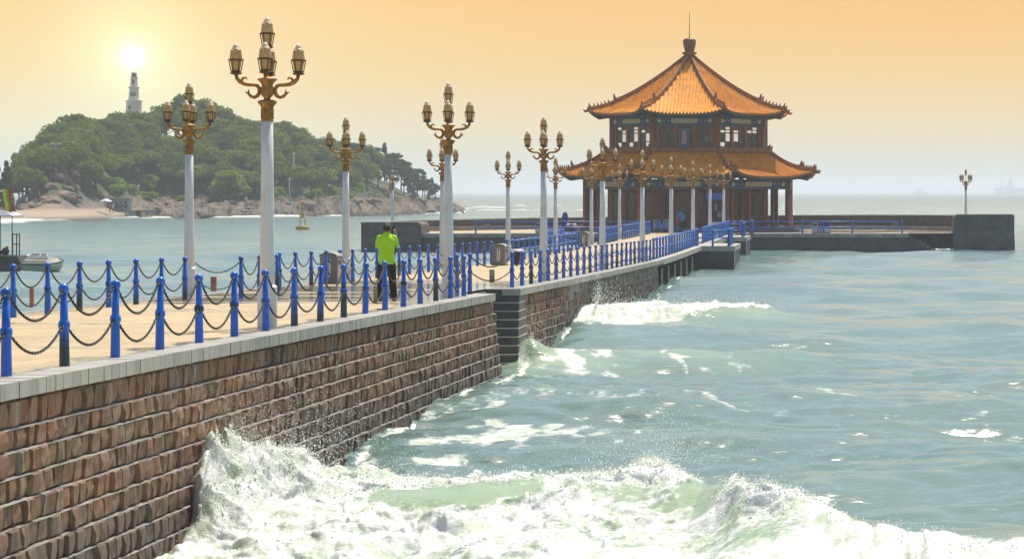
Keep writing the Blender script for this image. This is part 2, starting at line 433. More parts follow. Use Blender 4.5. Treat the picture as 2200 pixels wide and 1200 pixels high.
# ------------------------------------------------------------------ sea
PIER_X0, PIER_X1 = -15.7, -8.6
def build_sea():
    q = np.concatenate([np.geomspace(2.72, 30, 46), np.linspace(31, 160, 120), np.linspace(161, 480, 270), np.linspace(481, 800, 330), np.linspace(803, 1400, 50)])
    Yr = np.concatenate([24475.0 / q, np.array([15.5, 12, 6, -5, -40, -150, -600])])
    W = np.maximum(Yr, 17.0)
    t = np.linspace(-.395, .15, 900)
    nl = 8
    X = np.empty((len(Yr), 900 + 2 * nl)); Y = np.repeat(Yr[:, None], X.shape[1], 1)
    lim = np.minimum(8000, 80 + 3 * W)
    X[:, nl:-nl] = W[:, None] * t[None, :]
    g = (np.arange(1, nl + 1) / nl) ** 2.2
    X[:, -nl:] = X[:, -nl - 1:-nl] + g[None, :] * (lim - X[:, -nl - 1])[:, None]
    X[:, :nl] = X[:, nl:nl + 1] - g[None, ::-1] * (lim + X[:, nl])[:, None]
    dY = np.abs(np.gradient(Yr))[:, None] * np.ones_like(X)
    dX = (W * (t[1] - t[0]))[:, None] * np.ones_like(X); dX[:, :nl] = 50; dX[:, -nl:] = 50
    Z = np.zeros_like(X); OX = np.zeros_like(X); OY = np.zeros_like(X)
    rs = np.random.default_rng(3)
    lams = np.geomspace(.55, 34, 44)
    for lam in lams:
        a = .0088 * lam ** .74 * (1 if lam < 12 else (12 / lam) ** .75)
        th = rs.normal(0, .5) - PI / 2 + .12
        k = 2 * PI / lam; ph = rs.uniform(0, 2 * PI)
        kx, ky = k * math.cos(th), k * math.sin(th)
        damp = np.clip((lam / (np.abs(math.sin(th)) * dY + np.abs(math.cos(th)) * dX + 1e-6) - 2.2) / 3.0, 0, 1)
        amp = a * damp * (.55 + .9 * vnoise(X / (lam * 4), Y / (lam * 4), int(lam * 100)))
        p = kx * X + ky * Y + ph
        Z += amp * np.sin(p)
        OX += -amp * .8 * math.cos(th) * np.cos(p); OY += -amp * .8 * math.sin(th) * np.cos(p)
    foam = np.zeros_like(X); aer = np.zeros_like(X)
    # foreground breaker
    YC = np.interp(X, [-30, -8.4, -6, -4.2, -2.7, -1.75, -1.2, -.5, .9, 2.2, 4, 9, 30], [34.5, 34.6, 34.2, 34.3, 34.9, 33.4, 31.6, 30.6, 28.2, 27.9, 28.5, 27.5, 27])
    YC = YC + (fbm(X * .55, Y * .2, 3, 21) - .5) * 1.3
    A = np.interp(X, [-30, -8.5, -7, -5.6, -4, -2.7, -1.9, -1.3, -.6, .4, 1.6, 3, 9, 30], [.3, .55, .52, .50, .58, .82, .52, .74, .66, .46, .50, .55, .4, .3])
    d = Y - YC
    back = np.exp(-(np.maximum(d, 0) / 2.3) ** 2); front = .32 + .68 * np.exp(-(np.minimum(d, 0) / 1.25) ** 2)
    fr_env = sstep(-13, -7, d)
    prof = np.where(d > 0, back, front * fr_env)
    inx = sstep(-8.75, -8.3, X) * sstep(14, 6, X)
    Z = Z * (1 - .6 * prof * inx) + A * prof * inx
    lip = .25 + 1.0 * fbm(X * .8, Y * .8, 3, 33)
    f1 = sstep(lip + .1, lip - .5, d) * fr_env
    hole = fbm(X * .85 + 3, Y * .6, 5, 40, .6)
    green = np.exp(-((X + 5.0) / 1.6) ** 2 - ((d + .55) / .55) ** 2) * .40 + np.exp(-((X + 1.75) / .42) ** 2 - ((d + .2) / 1.3) ** 2) * .38 + np.exp(-((X + .2) / .7) ** 2 - ((d + .1) / .4) ** 2) * .15
    f1 = f1 * sstep(.27, .50, hole + .14 - green + .06 * sstep(-1.5, -4, d))
    f1 = f1 * np.clip(.56 + 1.25 * (fbm(X * 1.1, Y * 1.1, 4, 45, .55) - .36) + .35 * np.exp(-(d / .8) ** 2), .22, 1)
    foam = np.maximum(foam, f1 * inx); aer = np.maximum(aer, inx * sstep(1.4, -.3, d) * fr_env)
    # splash thrown up the wall
    sp_ = np.exp(-((X + 8.25) / .5) ** 2 - ((Y - 33.6) / .95) ** 2) + .45 * np.exp(-((X + 7.7) / .8) ** 2 - ((Y - 34.4) / .8) ** 2)
    sp_ = sp_ * (.35 + 1.3 * fbm(X * 2.4, Y * 2.6, 4, 55, .5))
    Z += .62 * sp_; foam = np.maximum(foam, sstep(.08, .35, sp_))
    # second breaker further out along the pier
    YC2 = 83.2 + .25 * (X + 9) + (fbm(X * .4, Y * .1, 3, 61) - .5) * 1.6
    A2 = np.interp(X, [-12, -9.2, -7, -5, -3.6, -2.4, -1.0, .6, 6], [.5, .72, .85, .85, .72, .50, .22, 0, 0])
    d2 = Y - YC2
    p2 = np.where(d2 > 0, np.exp(-(d2 / 3.2) ** 2), .15 * np.exp(-(d2 / 7) ** 2) + .85 * np.exp(-(d2 / 1.9) ** 2)) * sstep(-9.5, -8.9, X)
    Z = Z * (1 - .7 * p2) + A2 * p2
    w2 = np.interp(X, [-9, -7, -5.9, -5.2, -4, -2.8, -2.2], [3.8, 4.0, 3.6, 1.9, .7, .4, 0.0]) + 1.5 * (fbm(X * .9, Y * .3, 4, 63) - .5)
    f2 = sstep(.7, .2, d2) * sstep(-1, -.55, d2 / np.maximum(w2, .05)) * (X > -9.6) * sstep(-2.0, -2.9, X)
    foam = np.maximum(foam, f2 * np.clip(.58 + 1.5 * (fbm(X * 1.3, Y * .9, 4, 66, .6) - .3), .15, 1)); aer = np.maximum(aer, .8 * p2 * sstep(.9, -.2, d2) * sstep(-.6, -3.2, X))
    # swash in the corner by the steps
    c3 = np.exp(-((X + 8.0) / 2.2) ** 2 - ((Y - 67.0) / 3.2) ** 2)
    Z += .32 * c3 + .45 * np.exp(-((X + 8.3) / .5) ** 2 - ((Y - 66.2) / .5) ** 2); aer = np.maximum(aer, c3)
    c4 = np.exp(-((X + 5.5) / 3.2) ** 2 - ((Y - 69 + .5 * (X + 5)) / 2.2) ** 2)
    Z += .16 * c4; aer = np.maximum(aer, .8 * c4)
    # drifting foam streaks
    wx = X + 2.2 * (fbm(X * .25, Y * .14, 3, 71) - .5) * 2; wy = Y + 5 * (fbm(X * .2 + 4, Y * .1, 3, 72) - .5) * 2
    rid = 1 - 2 * np.abs(fbm(wx * .5, wy * .24, 4, 73, .55) - .5)
    patch = fbm(X * .12, Y * .045, 3, 75)
    zone = np.clip(.30 + c3 * 1.1 + c4 * 1.0 + .55 * np.exp(-((X + 6.8) / 2.0) ** 2 - ((Y - 44) / 9) ** 2) + .34 * np.exp(-((Y - 51) / 6) ** 2) * sstep(-9, -4, X) + .3 * np.exp(-((X - 1.6) / 1.5) ** 2 - ((Y - 36) / 2) ** 2), 0, 1.2) * sstep(140, 80, Y)
    st = sstep(.80, 1.0, rid + .14 * (zone - .35) + .30 * (patch - .62)) * zone
    brk = fbm(X * 3.1, Y * 1.5, 3, 77)
    streak = np.clip(st * sstep(.2, .6, brk), 0, 1)
    # wash against walls and island surf
    wall = np.exp(-np.abs(X + 8.25) / .18) * (Y < 150) * sstep(.45, .6, fbm(X * 2, Y * .6, 3, 79))
    foam = np.maximum(foam, .75 * wall)
    far = (Y > 300) & (Y < 800)
    if far.any():
        h = np.full_like(X, -9.0); h[far] = island_h(X[far], Y[far])
        s = sstep(-.9, -.1, h) * sstep(.44, .6, fbm(X * .09, Y * .05, 3, 81) + .05)
        Z = np.where(far, Z + .5 * s, Z); foam = np.maximum(foam, s * .8)
        px = PPX + FPX * X / Y
        for y0, p0, p1, a0, ww in ((590, 985, 1140, 1.2, 14), (560, 1010, 1300, .7, 9), (700, 1100, 1260, 1.1, 16)):
            e = np.exp(-((Y - y0 - 22 * (fbm(px * .02, Y * 0, 3, 90) - .5)) / ww) ** 2) * sstep(p0 - 20, p0 + 30, px) * sstep(p1, p1 - 60, px)
            e = e * (.35 + 1.1 * fbm(px * .035, Y * .01, 3, 91))
            Z += a0 * e; foam = np.maximum(foam, sstep(.2, .9, e) * .60)
    # foam is lumpy, clear water is smooth
    nearf = sstep(140, 90, Y)
    lump = (fbm(X * 1.25, Y * 1.25, 6, 101, .56) - .5) * .64 + (np.abs(fbm(X * 3.2, Y * 3.2, 4, 105) - .5) - .12) * .22
    Z += np.clip(foam, 0, 1) ** 1.3 * lump * nearf * (.55 + .45 * inx * fr_env)
    OX += foam * (fbm(X * 4, Y * 4, 3, 111) - .5) * .25 * nearf; OY += foam * (fbm(X * 4, Y * 4, 3, 113) - .5) * .25 * nearf
    P = np.stack([X + OX, Y + OY, Z], -1)
    nr, nc = X.shape
    idx = np.arange(nr * nc).reshape(nr, nc)
    F = np.stack([idx[:-1, :-1], idx[:-1, 1:], idx[1:, 1:], idx[1:, :-1]], -1).reshape(-1, 4)[:, ::-1]
    me = bpy.data.meshes.new('sea')
    me.vertices.add(nr * nc); me.vertices.foreach_set('co', P.reshape(-1))
    me.loops.add(F.size); me.loops.foreach_set('vertex_index', F.reshape(-1).astype(np.int32))
    me.polygons.add(len(F)); me.polygons.foreach_set('loop_start', np.arange(0, F.size, 4, dtype=np.int32))
    me.polygons.foreach_set('use_smooth', np.ones(len(F), bool))
    for nm, arr in (('foam', foam), ('aerated', aer), ('streak', streak)):
        at = me.attributes.new(nm, 'FLOAT', 'POINT'); at.data.foreach_set('value', np.clip(arr, 0, 1).reshape(-1).astype(np.float32))
    me.update(); me.validate()
    return me, P, foam, Y, d, inx * fr_env, sp_, d2

m, n, l, b = nodes_of('sea_water')
geo = n.new('ShaderNodeNewGeometry'); pos = geo.outputs['Position']
af = n.new('ShaderNodeAttribute'); af.attribute_name = 'foam'
aa = n.new('ShaderNodeAttribute'); aa.attribute_name = 'aerated'
wc = mixrgb(n, l, mapr(n, l, noise(n, l, pos, .05, 3), .35, .65), (.105, .188, .172), (.14, .218, .192))
wc = mixrgb(n, l, aa.outputs['Fac'], wc, (.30, .40, .25))
l.new(wc, b.inputs['Base Color']); b.inputs['Roughness'].default_value = .17; b.inputs['IOR'].default_value = 1.333
mp = n.new('ShaderNodeMapping'); mp.inputs['Scale'].default_value = (.42, 1, 1); l.new(pos, mp.inputs[0])
sp = n.new('ShaderNodeSeparateXYZ'); l.new(pos, sp.inputs[0])
h1 = noise(n, l, mp.outputs[0], 4.2, 3, .5); h2 = noise(n, l, mp.outputs[0], 1.2, 4, .55)
hh = mth(n, l, 'ADD', mth(n, l, 'MULTIPLY', h1, .22), h2)
bp = n.new('ShaderNodeBump'); bp.inputs['Strength'].default_value = .75; l.new(hh, bp.inputs['Height'])
l.new(mapr(n, l, sp.outputs['Y'], 130, 2600, .14, 5.5), bp.inputs['Distance'])
l.new(bp.outputs[0], b.inputs['Normal'])
fo = n.new('ShaderNodeBsdfPrincipled')
fn = noise(n, l, pos, 1.9, 8, .64)
l.new(mixrgb(n, l, mapr(n, l, fn, .36, .58), (.44, .53, .37), (.72, .73, .71)), fo.inputs['Base Color']); fo.inputs['Roughness'].default_value = .6
fo.inputs['Subsurface Weight'].default_value = .12; fo.inputs['Subsurface Radius'].default_value = (.10, .12, .10); fo.inputs['Subsurface Scale'].default_value = .6
bf = n.new('ShaderNodeBump'); bf.inputs['Strength'].default_value = .75; bf.inputs['Distance'].default_value = .10
l.new(mth(n, l, 'ADD', fn, mth(n, l, 'MULTIPLY', noise(n, l, pos, 9, 4, .5), .25)), bf.inputs['Height']); l.new(bf.outputs[0], fo.inputs['Normal'])
ms = n.new('ShaderNodeMixShader')
ff = mapr(n, l, mth(n, l, 'ADD', af.outputs['Fac'], mth(n, l, 'MULTIPLY', mth(n, l, 'SUBTRACT', noise(n, l, pos, 6, 7, .72), .5), 1.5)), .34, .66, smooth=True)
ff = mth(n, l, 'MULTIPLY', ff, mapr(n, l, af.outputs['Fac'], .02, .12))
as_ = n.new('ShaderNodeAttribute'); as_.attribute_name = 'streak'
mps = n.new('ShaderNodeMapping'); mps.inputs['Scale'].default_value = (1, 1.6, 1); l.new(pos, mps.inputs[0])
sf = mth(n, l, 'MULTIPLY', mapr(n, l, mth(n, l, 'ADD', as_.outputs['Fac'], mth(n, l, 'MULTIPLY', mth(n, l, 'SUBTRACT', noise(n, l, mps.outputs[0], 5, 8, .75), .5), 2.2)), .32, .85, smooth=True), mapr(n, l, as_.outputs['Fac'], .03, .4, 0, .85))
ff = mth(n, l, 'MAXIMUM', ff, sf)
l.new(ff, ms.inputs[0]); l.new(b.outputs[0], ms.inputs[1]); l.new(fo.outputs[0], ms.inputs[2])
l.new(ms.outputs[0], n['Material Output'].inputs['Surface'])
sea_me, SP, SFOAM, SY, SD, SENV, SSPL, SD2 = build_sea()
sea_me.materials.append(m)
sea = kind(link('sea', sea_me), 'structure', 'grey-green sea with breaking waves and foam streaks')

# froth and flying drops: uncountable small beads of white water
m, n, l, b = nodes_of('white_froth')
b.inputs['Base Color'].default_value = (.88, .89, .88, 1); b.inputs['Roughness'].default_value = .45
geo = n.new('ShaderNodeNewGeometry')
l.new(mixrgb(n, l, noise(n, l, geo.outputs['Position'], 3), (.80, .84, .76), (.92, .92, .91)), b.inputs['Base Color'])
M['froth'] = m
def beads(name, pts, rad, label):
    pts = np.asarray(pts); rad = np.asarray(rad); k = len(pts)
    o = np.array([(1, 0, 0), (-1, 0, 0), (0, 1, 0), (0, -1, 0), (0, 0, 1), (0, 0, -1)], float)
    f = np.array([(0, 2, 4), (2, 1, 4), (1, 3, 4), (3, 0, 4), (2, 0, 5), (1, 2, 5), (3, 1, 5), (0, 3, 5)])
    sc = RNG.uniform(.7, 1.3, (k, 1, 3))
    V = pts[:, None, :] + o[None] * rad[:, None, None] * sc
    F = (f[None] + 6 * np.arange(k)[:, None, None]).reshape(-1, 3)
    me = bpy.data.meshes.new(name)
    me.vertices.add(6 * k); me.vertices.foreach_set('co', V.reshape(-1))
    me.loops.add(F.size); me.loops.foreach_set('vertex_index', F.reshape(-1).astype(np.int32))
    me.polygons.add(len(F)); me.polygons.foreach_set('loop_start', np.arange(0, F.size, 3, dtype=np.int32))
    me.polygons.foreach_set('use_smooth', np.ones(len(F), bool))
    me.update(); me.materials.append(M['froth'])
    return kind(link(name, me), 'stuff', label)
# froth sits on the broken faces of the waves
wgt = np.where((SY > 24) & (SY < 37), SFOAM * SENV * (sstep(-1.2, -.1, SD) * .9 + .03) + 1.2 * sstep(.1, .6, SSPL), 0)
wgt = wgt + np.where((SY > 76) & (SY < 86), SFOAM * 1.3 * (SD2 > -4.5), 0)
pr = (wgt / wgt.sum()).reshape(-1)
pick = RNG.choice(pr.size, 22000, p=pr)
bp_ = SP.reshape(-1, 3)[pick] + RNG.normal(0, .035, (22000, 3)) + np.array([0, 0, .012])
bp_[:, 0] = np.maximum(bp_[:, 0], -8.28)
beads('froth', bp_, RNG.gamma(1.5, .0030, 22000) + .002, 'white froth covering the broken wave faces')
# drops thrown into the air
dp = []; dr = []
def burst(c, s, k, r=.011, up=.5):
    for _ in range(2 * k):
        u = abs(random.gauss(0, 1))
        dp.append((max(c[0] + random.gauss(0, s[0]), -8.26 if c[1] < 120 else -999), c[1] + random.gauss(0, s[1]), c[2] + u * s[2])); dr.append(r * .62 * random.uniform(.4, 1.5) * (1.1 - .2 * min(u, 2)))
burst((-8.05, 33.8, .9), (.2, .6, .42), 1500, .007); burst((-7.6, 35.2, .8), (.45, .9, .5), 1000, .010); burst((-7.0, 36, .4), (.8, 1.2, .45), 500, .009)
burst((-2.6, 34.9, .75), (.75, .5, .35), 650, .010); burst((-2.5, 34.9, .8), (.18, .3, .5), 260, .011); burst((-5.6, 34.5, .6), (1.1, .4, .22), 380, .009)
burst((-1.1, 31.8, .7), (.5, .4, .2), 140, .009); burst((1.5, 28.2, .5), (.9, .4, .12), 160, .008)
burst((-8.2, 83.5, .6), (.7, .8, .6), 420, .022); burst((-5.8, 83.6, .8), (1.6, .6, .16), 300, .02); burst((-8.35, 66.2, .3), (.25, .25, .32), 260, .016)
burst((px_x(990, 540), 540, .2), (1.2, 4, 1.9), 1500, .075)
beads('spray', dp, dr, 'white drops of spray thrown up by the waves')

# ------------------------------------------------------------------ pier paving and core
def strip(mb, x0, x1, y0, y1, dz=0.0, step=4.0):
    k = max(1, int(math.ceil((y1 - y0) / step)))
    ys = [y0 + (y1 - y0) * i / k for i in range(k + 1)]
    v = []; f = []
    for y in ys: v += [(x0, y, deckz(y) + dz), (x1, y, deckz(y) + dz)]
    for i in range(k): f.append((2 * i, 2 * i + 1, 2 * i + 3, 2 * i + 2))
    mb.add(v, f)
def core(mb, x0, x1, y0, y1, ztop=-.06, zb=-2.2, step=6.0):
    k = max(1, int(math.ceil((y1 - y0) / step)))
    ys = [y0 + (y1 - y0) * i / k for i in range(k + 1)]
    v = []; f = []
    for y in ys:
        zt = deckz(y) + ztop; zl = zb if zb < 0 and zb < -1 else deckz(y) + zb
        v += [(x0, y, zl), (x1, y, zl), (x1, y, zt), (x0, y, zt)]
    for i in range(k):
        a = 4 * i
        for j in range(4): f.append((a + j, a + (j + 1) % 4, a + 4 + (j + 1) % 4, a + 4 + j))
    f.append((3, 2, 1, 0)); a = 4 * k; f.append((a, a + 1, a + 2, a + 3))
    mb.add(v, f)
NOTCH0, NOTCH1 = 62.05, 66.5      # landing steps cut into the pier's seaward edge
BR0, BR1 = 117.7, 191.0            # the stretch carried on pillars
pv = MB()
strip(pv, -15.3, -9.5, 6, NOTCH0); strip(pv, -15.3, -9.5, NOTCH0, NOTCH1); strip(pv, -15.3, -9.5, NOTCH1, BR1 + 1)
strip(pv, -9.5, -9.05, 6, NOTCH0 - .02); strip(pv, -9.5, -9.05, NOTCH1 + .02, BR1 + 1)
kind(pv.build('pier_paving', M['deck']), 'structure', 'sandy paving of the pier, wet in places')
co = MB()
core(co, -15.6, -9.46, 5, BR0); core(co, -9.46, -8.86, 5, NOTCH0 - .05, ztop=-.08); core(co, -9.46, -8.86, NOTCH1 + .75, BR0 - .02, ztop=-.08)
kind(co.build('pier_core', M['mortar']), 'structure', 'mortared core of the stone pier')

# ------------------------------------------------------------------ stone walls: rock-faced courses, each stone its own piece
def stone_mesh(seed, w, h):
    rs = random.Random(seed); nu, nv = 4, 4
    mb = MB(); v = []
    for j in range(nv + 1):
        for i in range(nu + 1):
            u, t = (0, .09, .5, .91, 1)[i], (0, .12, .5, .9, 1)[j]
            e = min(min(u, 1 - u) * 11, .5 + min(t, 1 - t) * 5)
            p = -.040 + min(e, 1) * (.060 + rs.uniform(-.014, .024)) + (.012 * rs.random())
            jx = rs.uniform(-.012, .012) if 0 < i < nu else 0
            v.append((p, (u - .5) * (w - .03 - (.022 * rs.random() if i in (0, nu) else 0)) + jx, (t - .5) * (h - .004) + (rs.uniform(-.010, .0) if j == nv else 0)))
    f = [(j * (nu + 1) + i, j * (nu + 1) + i + 1, (j + 1) * (nu + 1) + i + 1, (j + 1) * (nu + 1) + i) for j in range(nv) for i in range(nu)]
    rim = [i for i in range(nu + 1)] + [j * (nu + 1) + nu for j in range(1, nv + 1)] + [nv * (nu + 1) + i for i in range(nu - 1, -1, -1)] + [j * (nu + 1) for j in range(nv - 1, 0, -1)]
    o = len(v)
    for r_ in rim: v.append((-.10, v[r_][1], v[r_][2]))
    k = len(rim)
    f += [(rim[(i + 1) % k], rim[i], o + i, o + (i + 1) % k) for i in range(k)]
    mb.add(v, f)
    return mb
SW = [.26, .30, .33, .36, .40, .30, .34, .28, .38, .42, .32, .35]
STONE = [stone_mesh(100 + i, w, .25) for i, w in enumerate(SW)]
STONE_ME = []
for i, s in enumerate(STONE):
    me = s.mesh('stone', M['granite']); at = me.attributes.new('tone', 'FLOAT', 'POINT')
    at.data.foreach_set('value', np.full(len(me.vertices), (i * .137) % 1, np.float32)); STONE_ME.append(me)

def join_pieces(name, pieces, material, parent, tones):
    """pieces: list of (MB, matrix) -> one mesh with a tone per piece"""
    V = []; F = []; T = []; o = 0
    for (mb, mx), t in zip(pieces, tones):
        a = np.array(mb.v) @ np.array(mx.to_3x3()).T + np.array(mx.translation)
        V.append(a); F += [tuple(i + o for i in f) for f in mb.f]; T += [t] * len(mb.v); o += len(mb.v)
    me = bpy.data.meshes.new(name); me.from_pydata(np.concatenate(V).tolist(), [], F); me.materials.append(material)
    at = me.attributes.new('tone', 'FLOAT', 'POINT'); at.data.foreach_set('value', np.array(T, np.float32)); me.update()
    return kind(link(name, me, parent), 'stuff')

def stone_wall(root, y0, y1, xtop, ledge, ncourse, hcourse, single, cop_th=.175, first_extra=.05):
    """courses step out by ledge going down; 'single' = how many stones become objects (largest in the picture first)"""
    allst = []
    rs = random.Random(int(y0 * 10))
    top_off = cop_th
    for c in range(ncourse):
        h = hcourse + (first_extra if c == 0 else 0) + rs.uniform(-.012, .012)
        xf = xtop + c * ledge
        bed = MB(); k = int((y1 - y0) / 3) + 1
        ys = [y0 + (y1 - y0) * i / k for i in range(k + 1)]
        rings = [[(xtop - .30, y, deckz(y) - top_off - h + .001), (xf - .06, y, deckz(y) - top_off - h + .001), (xf - .06, y, deckz(y) - top_off - .016), (xtop - .30, y, deckz(y) - top_off - .012)] for y in ys]
        bed.loft(rings).build('backing', M['riser'], root)
        bed = MB(); rings = [[(xtop - .30, y, deckz(y) - top_off - .0155), (xf + .022, y, deckz(y) - top_off - .0155), (xf + .012, y, deckz(y) - top_off - .002), (xtop - .30, y, deckz(y) - top_off - .002)] for y in ys]
        if c: bed.loft(rings).build('mortar_bed', M['mortar'], root)  # mortar line; its pale tone also stands for sun on the course ledges
        y = y0 + rs.uniform(.0, .1)
        while y < y1 - .12:
            i = rs.randrange(len(SW)); w = SW[i]
            if y + w > y1: w = y1 - y
            yc = y + w / 2
            zc = deckz(yc) - top_off - h / 2
            allst.append((i, w / SW[i], h / .25, (xf - .005 + rs.uniform(-.022, .026), yc, zc), rs.uniform(-.05, .05), rs.random()))
            y += w
        top_off += h
    def vis(s):
        x, y, z = s[3]
        px, py = PPX + FPX * x / y, PPY + FPX * (EYE - z) / y
        return (1 if (-20 < px < 2220 and py < 1215 and z > -.15) else 0, -y)
    allst.sort(key=vis, reverse=True)
    pieces = []; tones = []
    for q, (i, sy, sz, p, rx, t) in enumerate(allst):
        if q < single:
            o = link('stone', STONE_ME[i], root, p, (rx * .25, rx * .3, rx), (1, sy, sz))
        else:
            pieces.append((STONE[i], Matrix.LocRotScale(Vector(p), Matrix.Rotation(rx, 3, 'Z').to_quaternion(), Vector((1, sy, sz))))); tones.append(t)
    if pieces: join_pieces('distant_stone_courses', pieces, M['granite'], root, tones)

def coping(root, y0, y1, n_single, w=.30, th=.17, x0=-9.05, x1=-8.57):
    me_list = []
    for s in range(5):
        rs = random.Random(s)
        mb = MB(); g = .004; b = .012
        mb.box(-(x1 - x0), rs.uniform(-.004, .006), -w / 2 + g, w / 2 - g - .004, -th, rs.uniform(0, .004))
        me = mb.mesh('coping_stone', M['coping']); at = me.attributes.new('tone', 'FLOAT', 'POINT')
        at.data.foreach_set('value', np.full(len(me.vertices), s * .21, np.float32)); me_list.append((mb, me))
    k = int((y1 - y0) / w); pieces = []; tones = []
    for i in range(k):
        y = y0 + w * (i + .5)
        mb, me = me_list[(i * 7 + i // 3) % 5]
        sl = -(deckz(y + .5) - deckz(y - .5))
        p = (x1, y, deckz(y) + .006)
        vis = PPX + FPX * x1 / y > -25
        if vis and n_single > 0:
            link('coping_stone', me, root, p, (-sl, 0, 0)); n_single -= 1
        else:
            pieces.append((mb, Matrix.LocRotScale(Vector(p), Matrix.Rotation(-sl, 3, 'X').to_quaternion(), Vector((1, 1, 1))))); tones.append((i * .37) % 1)
    if pieces: join_pieces('distant_coping', pieces, M['coping'], root, tones)

w1 = thing('stone_wall', 'rough brown granite sea wall nearest the camera, hit by the splash', 'wall')
stone_wall(w1, 12, NOTCH0, -8.66, .030, 11, .245, 300)
coping(w1, 12, NOTCH0 + .02, 130)
w2 = thing('stone_wall', 'rough brown granite sea wall beyond the boat steps', 'wall')
stone_wall(w2, NOTCH1 + .55, 77.0, -8.66, .012, 9, .25, 190)
stone_wall(w2, 77.0, BR0, -8.90, .012, 9, .25, 90)
coping(w2, NOTCH1, BR0, 120)
# left edge kerb of the pier
kb = MB(); core(kb, -15.72, -15.3, 5, BR1, ztop=.008, zb=-.32)
kind(kb.build('pier_kerb', M['concrete']), 'structure', 'grey kerb along the far edge of the pier')

# steps down to the water
st = thing('boat_steps', 'dark stone boat steps with pale edges between the two granite walls', 'steps', (-9.4, NOTCH1, 0))
zt = deckz(NOTCH1)
hs = [.34] + [.215] * 8
z = zt + .002; yy = .02
for i, h in enumerate(hs):
    x1 = .80 + .013 * i
    s_ = MB().box(-.05, x1, yy, 1.15, z - h, z - .018).build('step', M['riser'], st)
    MB().box(-.05, x1 + .006, yy - .012, 1.15, z - .018, z - (.001 if i == 0 else 0)).build('tread_edge', M['concrete'] if i == 0 else M['sunlit_edge'], s_)  # thin slabs; the lower ones are coloured as treads in sunlight
    z -= h; yy -= .14

# pillars and slab edge of the bridge stretch
sl = MB(); core(sl, -15.3, -9.06, BR0, BR1, ztop=-.01, zb=-.42)
kind(sl.build('bridge_slab', M['concrete']), 'structure', 'concrete slab under the far paving')
be = thing('bridge_edge_beam', 'pale concrete edge beam of the far pier stretch on pillars', 'beam')
eb = MB(); core(eb, -9.05, -8.58, BR0 + .01, 148.0, ztop=.006, zb=-.24); eb.build('beam', M['coping'], be)
eb = MB(); core(eb, -9.05, -8.58, 156.0, BR1, ztop=.006, zb=-.30); eb.build('beam', M['coping'], be)
piers = [119.2, 123.5, 128.0, 132.5, 137.0, 142.0, 160.0, 166.0, 172.0]
for i, y in enumerate(piers):
    p = thing('bridge_pillar', f'{ordn(i + 1)} dark concrete pillar under the far pier, counted from the stone wall', 'pillar', (-12, y, 0), 0, 'pillars under the far pier')
    MB().box(-3.2, 3.22, -.45, .45, -2.2, deckz(y) - .43).build('pillar_wall', M['darkwall'], p)
    MB().box(3.221, 3.30, -.47, -.35, -2.2, deckz(y) - .43).build('sunlit_corner_strip', M['sunlit_edge'], p)  # added pale strip: painted sunlight on the pillar's seaward end
def landing(label, xa, xb, y0, y1):
    z = deckz(y0)
    p = thing('boat_landing', label, 'landing', (xa, y0, 0))
    MB().box(0, xb - xa - .05, .06, y1 - y0, -2.2, z - .30).build('landing_wall', M['darkwall'], p)
    MB().box(-.02, xb - xa, 0, y1 - y0 + .05, z - .295, z + .005).build('landing_slab', M['coping'], p)
    MB().box(xb - xa - .049, xb - xa + .0, .05, .13, -2.2, z - .30).build('sunlit_corner_strip', M['sunlit_edge'], p)  # added pale strip: sunlight painted along the landing's outer corner
    return p
landing('dark boat landing jutting from the far pier, the nearer of two', -9.0, -6.68, 148.0, 155.9)
landing('dark boat landing jutting from the far pier, close to the pavilion platform', -9.0, -7.15, 176.5, 184.0)

# ------------------------------------------------------------------ round platform under the pavilion
PX, PY = -12.95, 206.0            # pavilion centre
PZ = deckz(200)                    # platform level
RO = 24.5; CY = 192.0; AX = -12.2
pl = MB(); arc = [(AX + (RO - .9) * math.cos(a), CY + (RO + 4) * math.sin(a)) for a in np.linspace(0, PI, 40)]
arc = [(x, y) for x, y in arc]
poly = [(px_x(1952, 191.6), 191.02), (AX + RO - .9, 195.5)] + arc[1:-1] + [(AX - RO + .9, 191.02)]
v = [(x, y, PZ - .004) for x, y in poly]
pl.add(v, [tuple(range(len(v)))])
kind(pl.build('platform_paving', M['deck']), 'structure', 'sandy paving of the round platform around the pavilion')
# front walls of the platform
fw = thing('platform_wall', 'dark wet front wall of the platform to the right of the pavilion', 'wall')
xr = px_x(1952, 191)
MB().box(-8.4, -7.35, 190.6, 192, -2.2, PZ - .002).build('corner_block', M['darkwall'], fw)
MB().box(-7.35, xr, 191.25, 194, -2.2, PZ - .28).build('wall_face', M['darkwall'], fw)
MB().box(-8.42, xr, 190.95, 194.5, PZ - .28, PZ + .012).build('coping', M['concrete'], fw)
for i in range(6):
    x0 = xr + i * .33; h = PZ - .2 * (i + 1)
    MB().box(x0, x0 + .33, 191.3, 193.2, -2.2, h).build('step', M['darkwall'], fw)
    MB().box(x0 + .002, x0 + .335, 191.28, 193.2, h + .001, h + .04).build('tread_edge', M['concrete'], fw)
MB().box(xr + 1.98, px_x(2053, 192), 191.5, 193.4, -2.2, .10).build('low_ledge', M['darkwall'], fw)
MB().box(xr, px_x(2053, 192), 193.41, 195.0, -2.2, PZ - .03).build('inner_wall', M['darkwall'], fw)
MB().box(xr, px_x(2053, 192), 193.38, 195.4, PZ - .03, PZ + .02).build('coping', M['concrete'], fw)
fl = thing('platform_wall', 'dark wet front wall of the platform to the left of the pavilion', 'wall')
MB().box(px_x(900, 192), -15.75, 191.25, 194, -2.2, PZ - .28).build('wall_face', M['darkwall'], fl)
MB().box(px_x(900, 192), -15.73, 190.95, 194.5, PZ - .28, PZ + .012).build('coping', M['concrete'], fl)
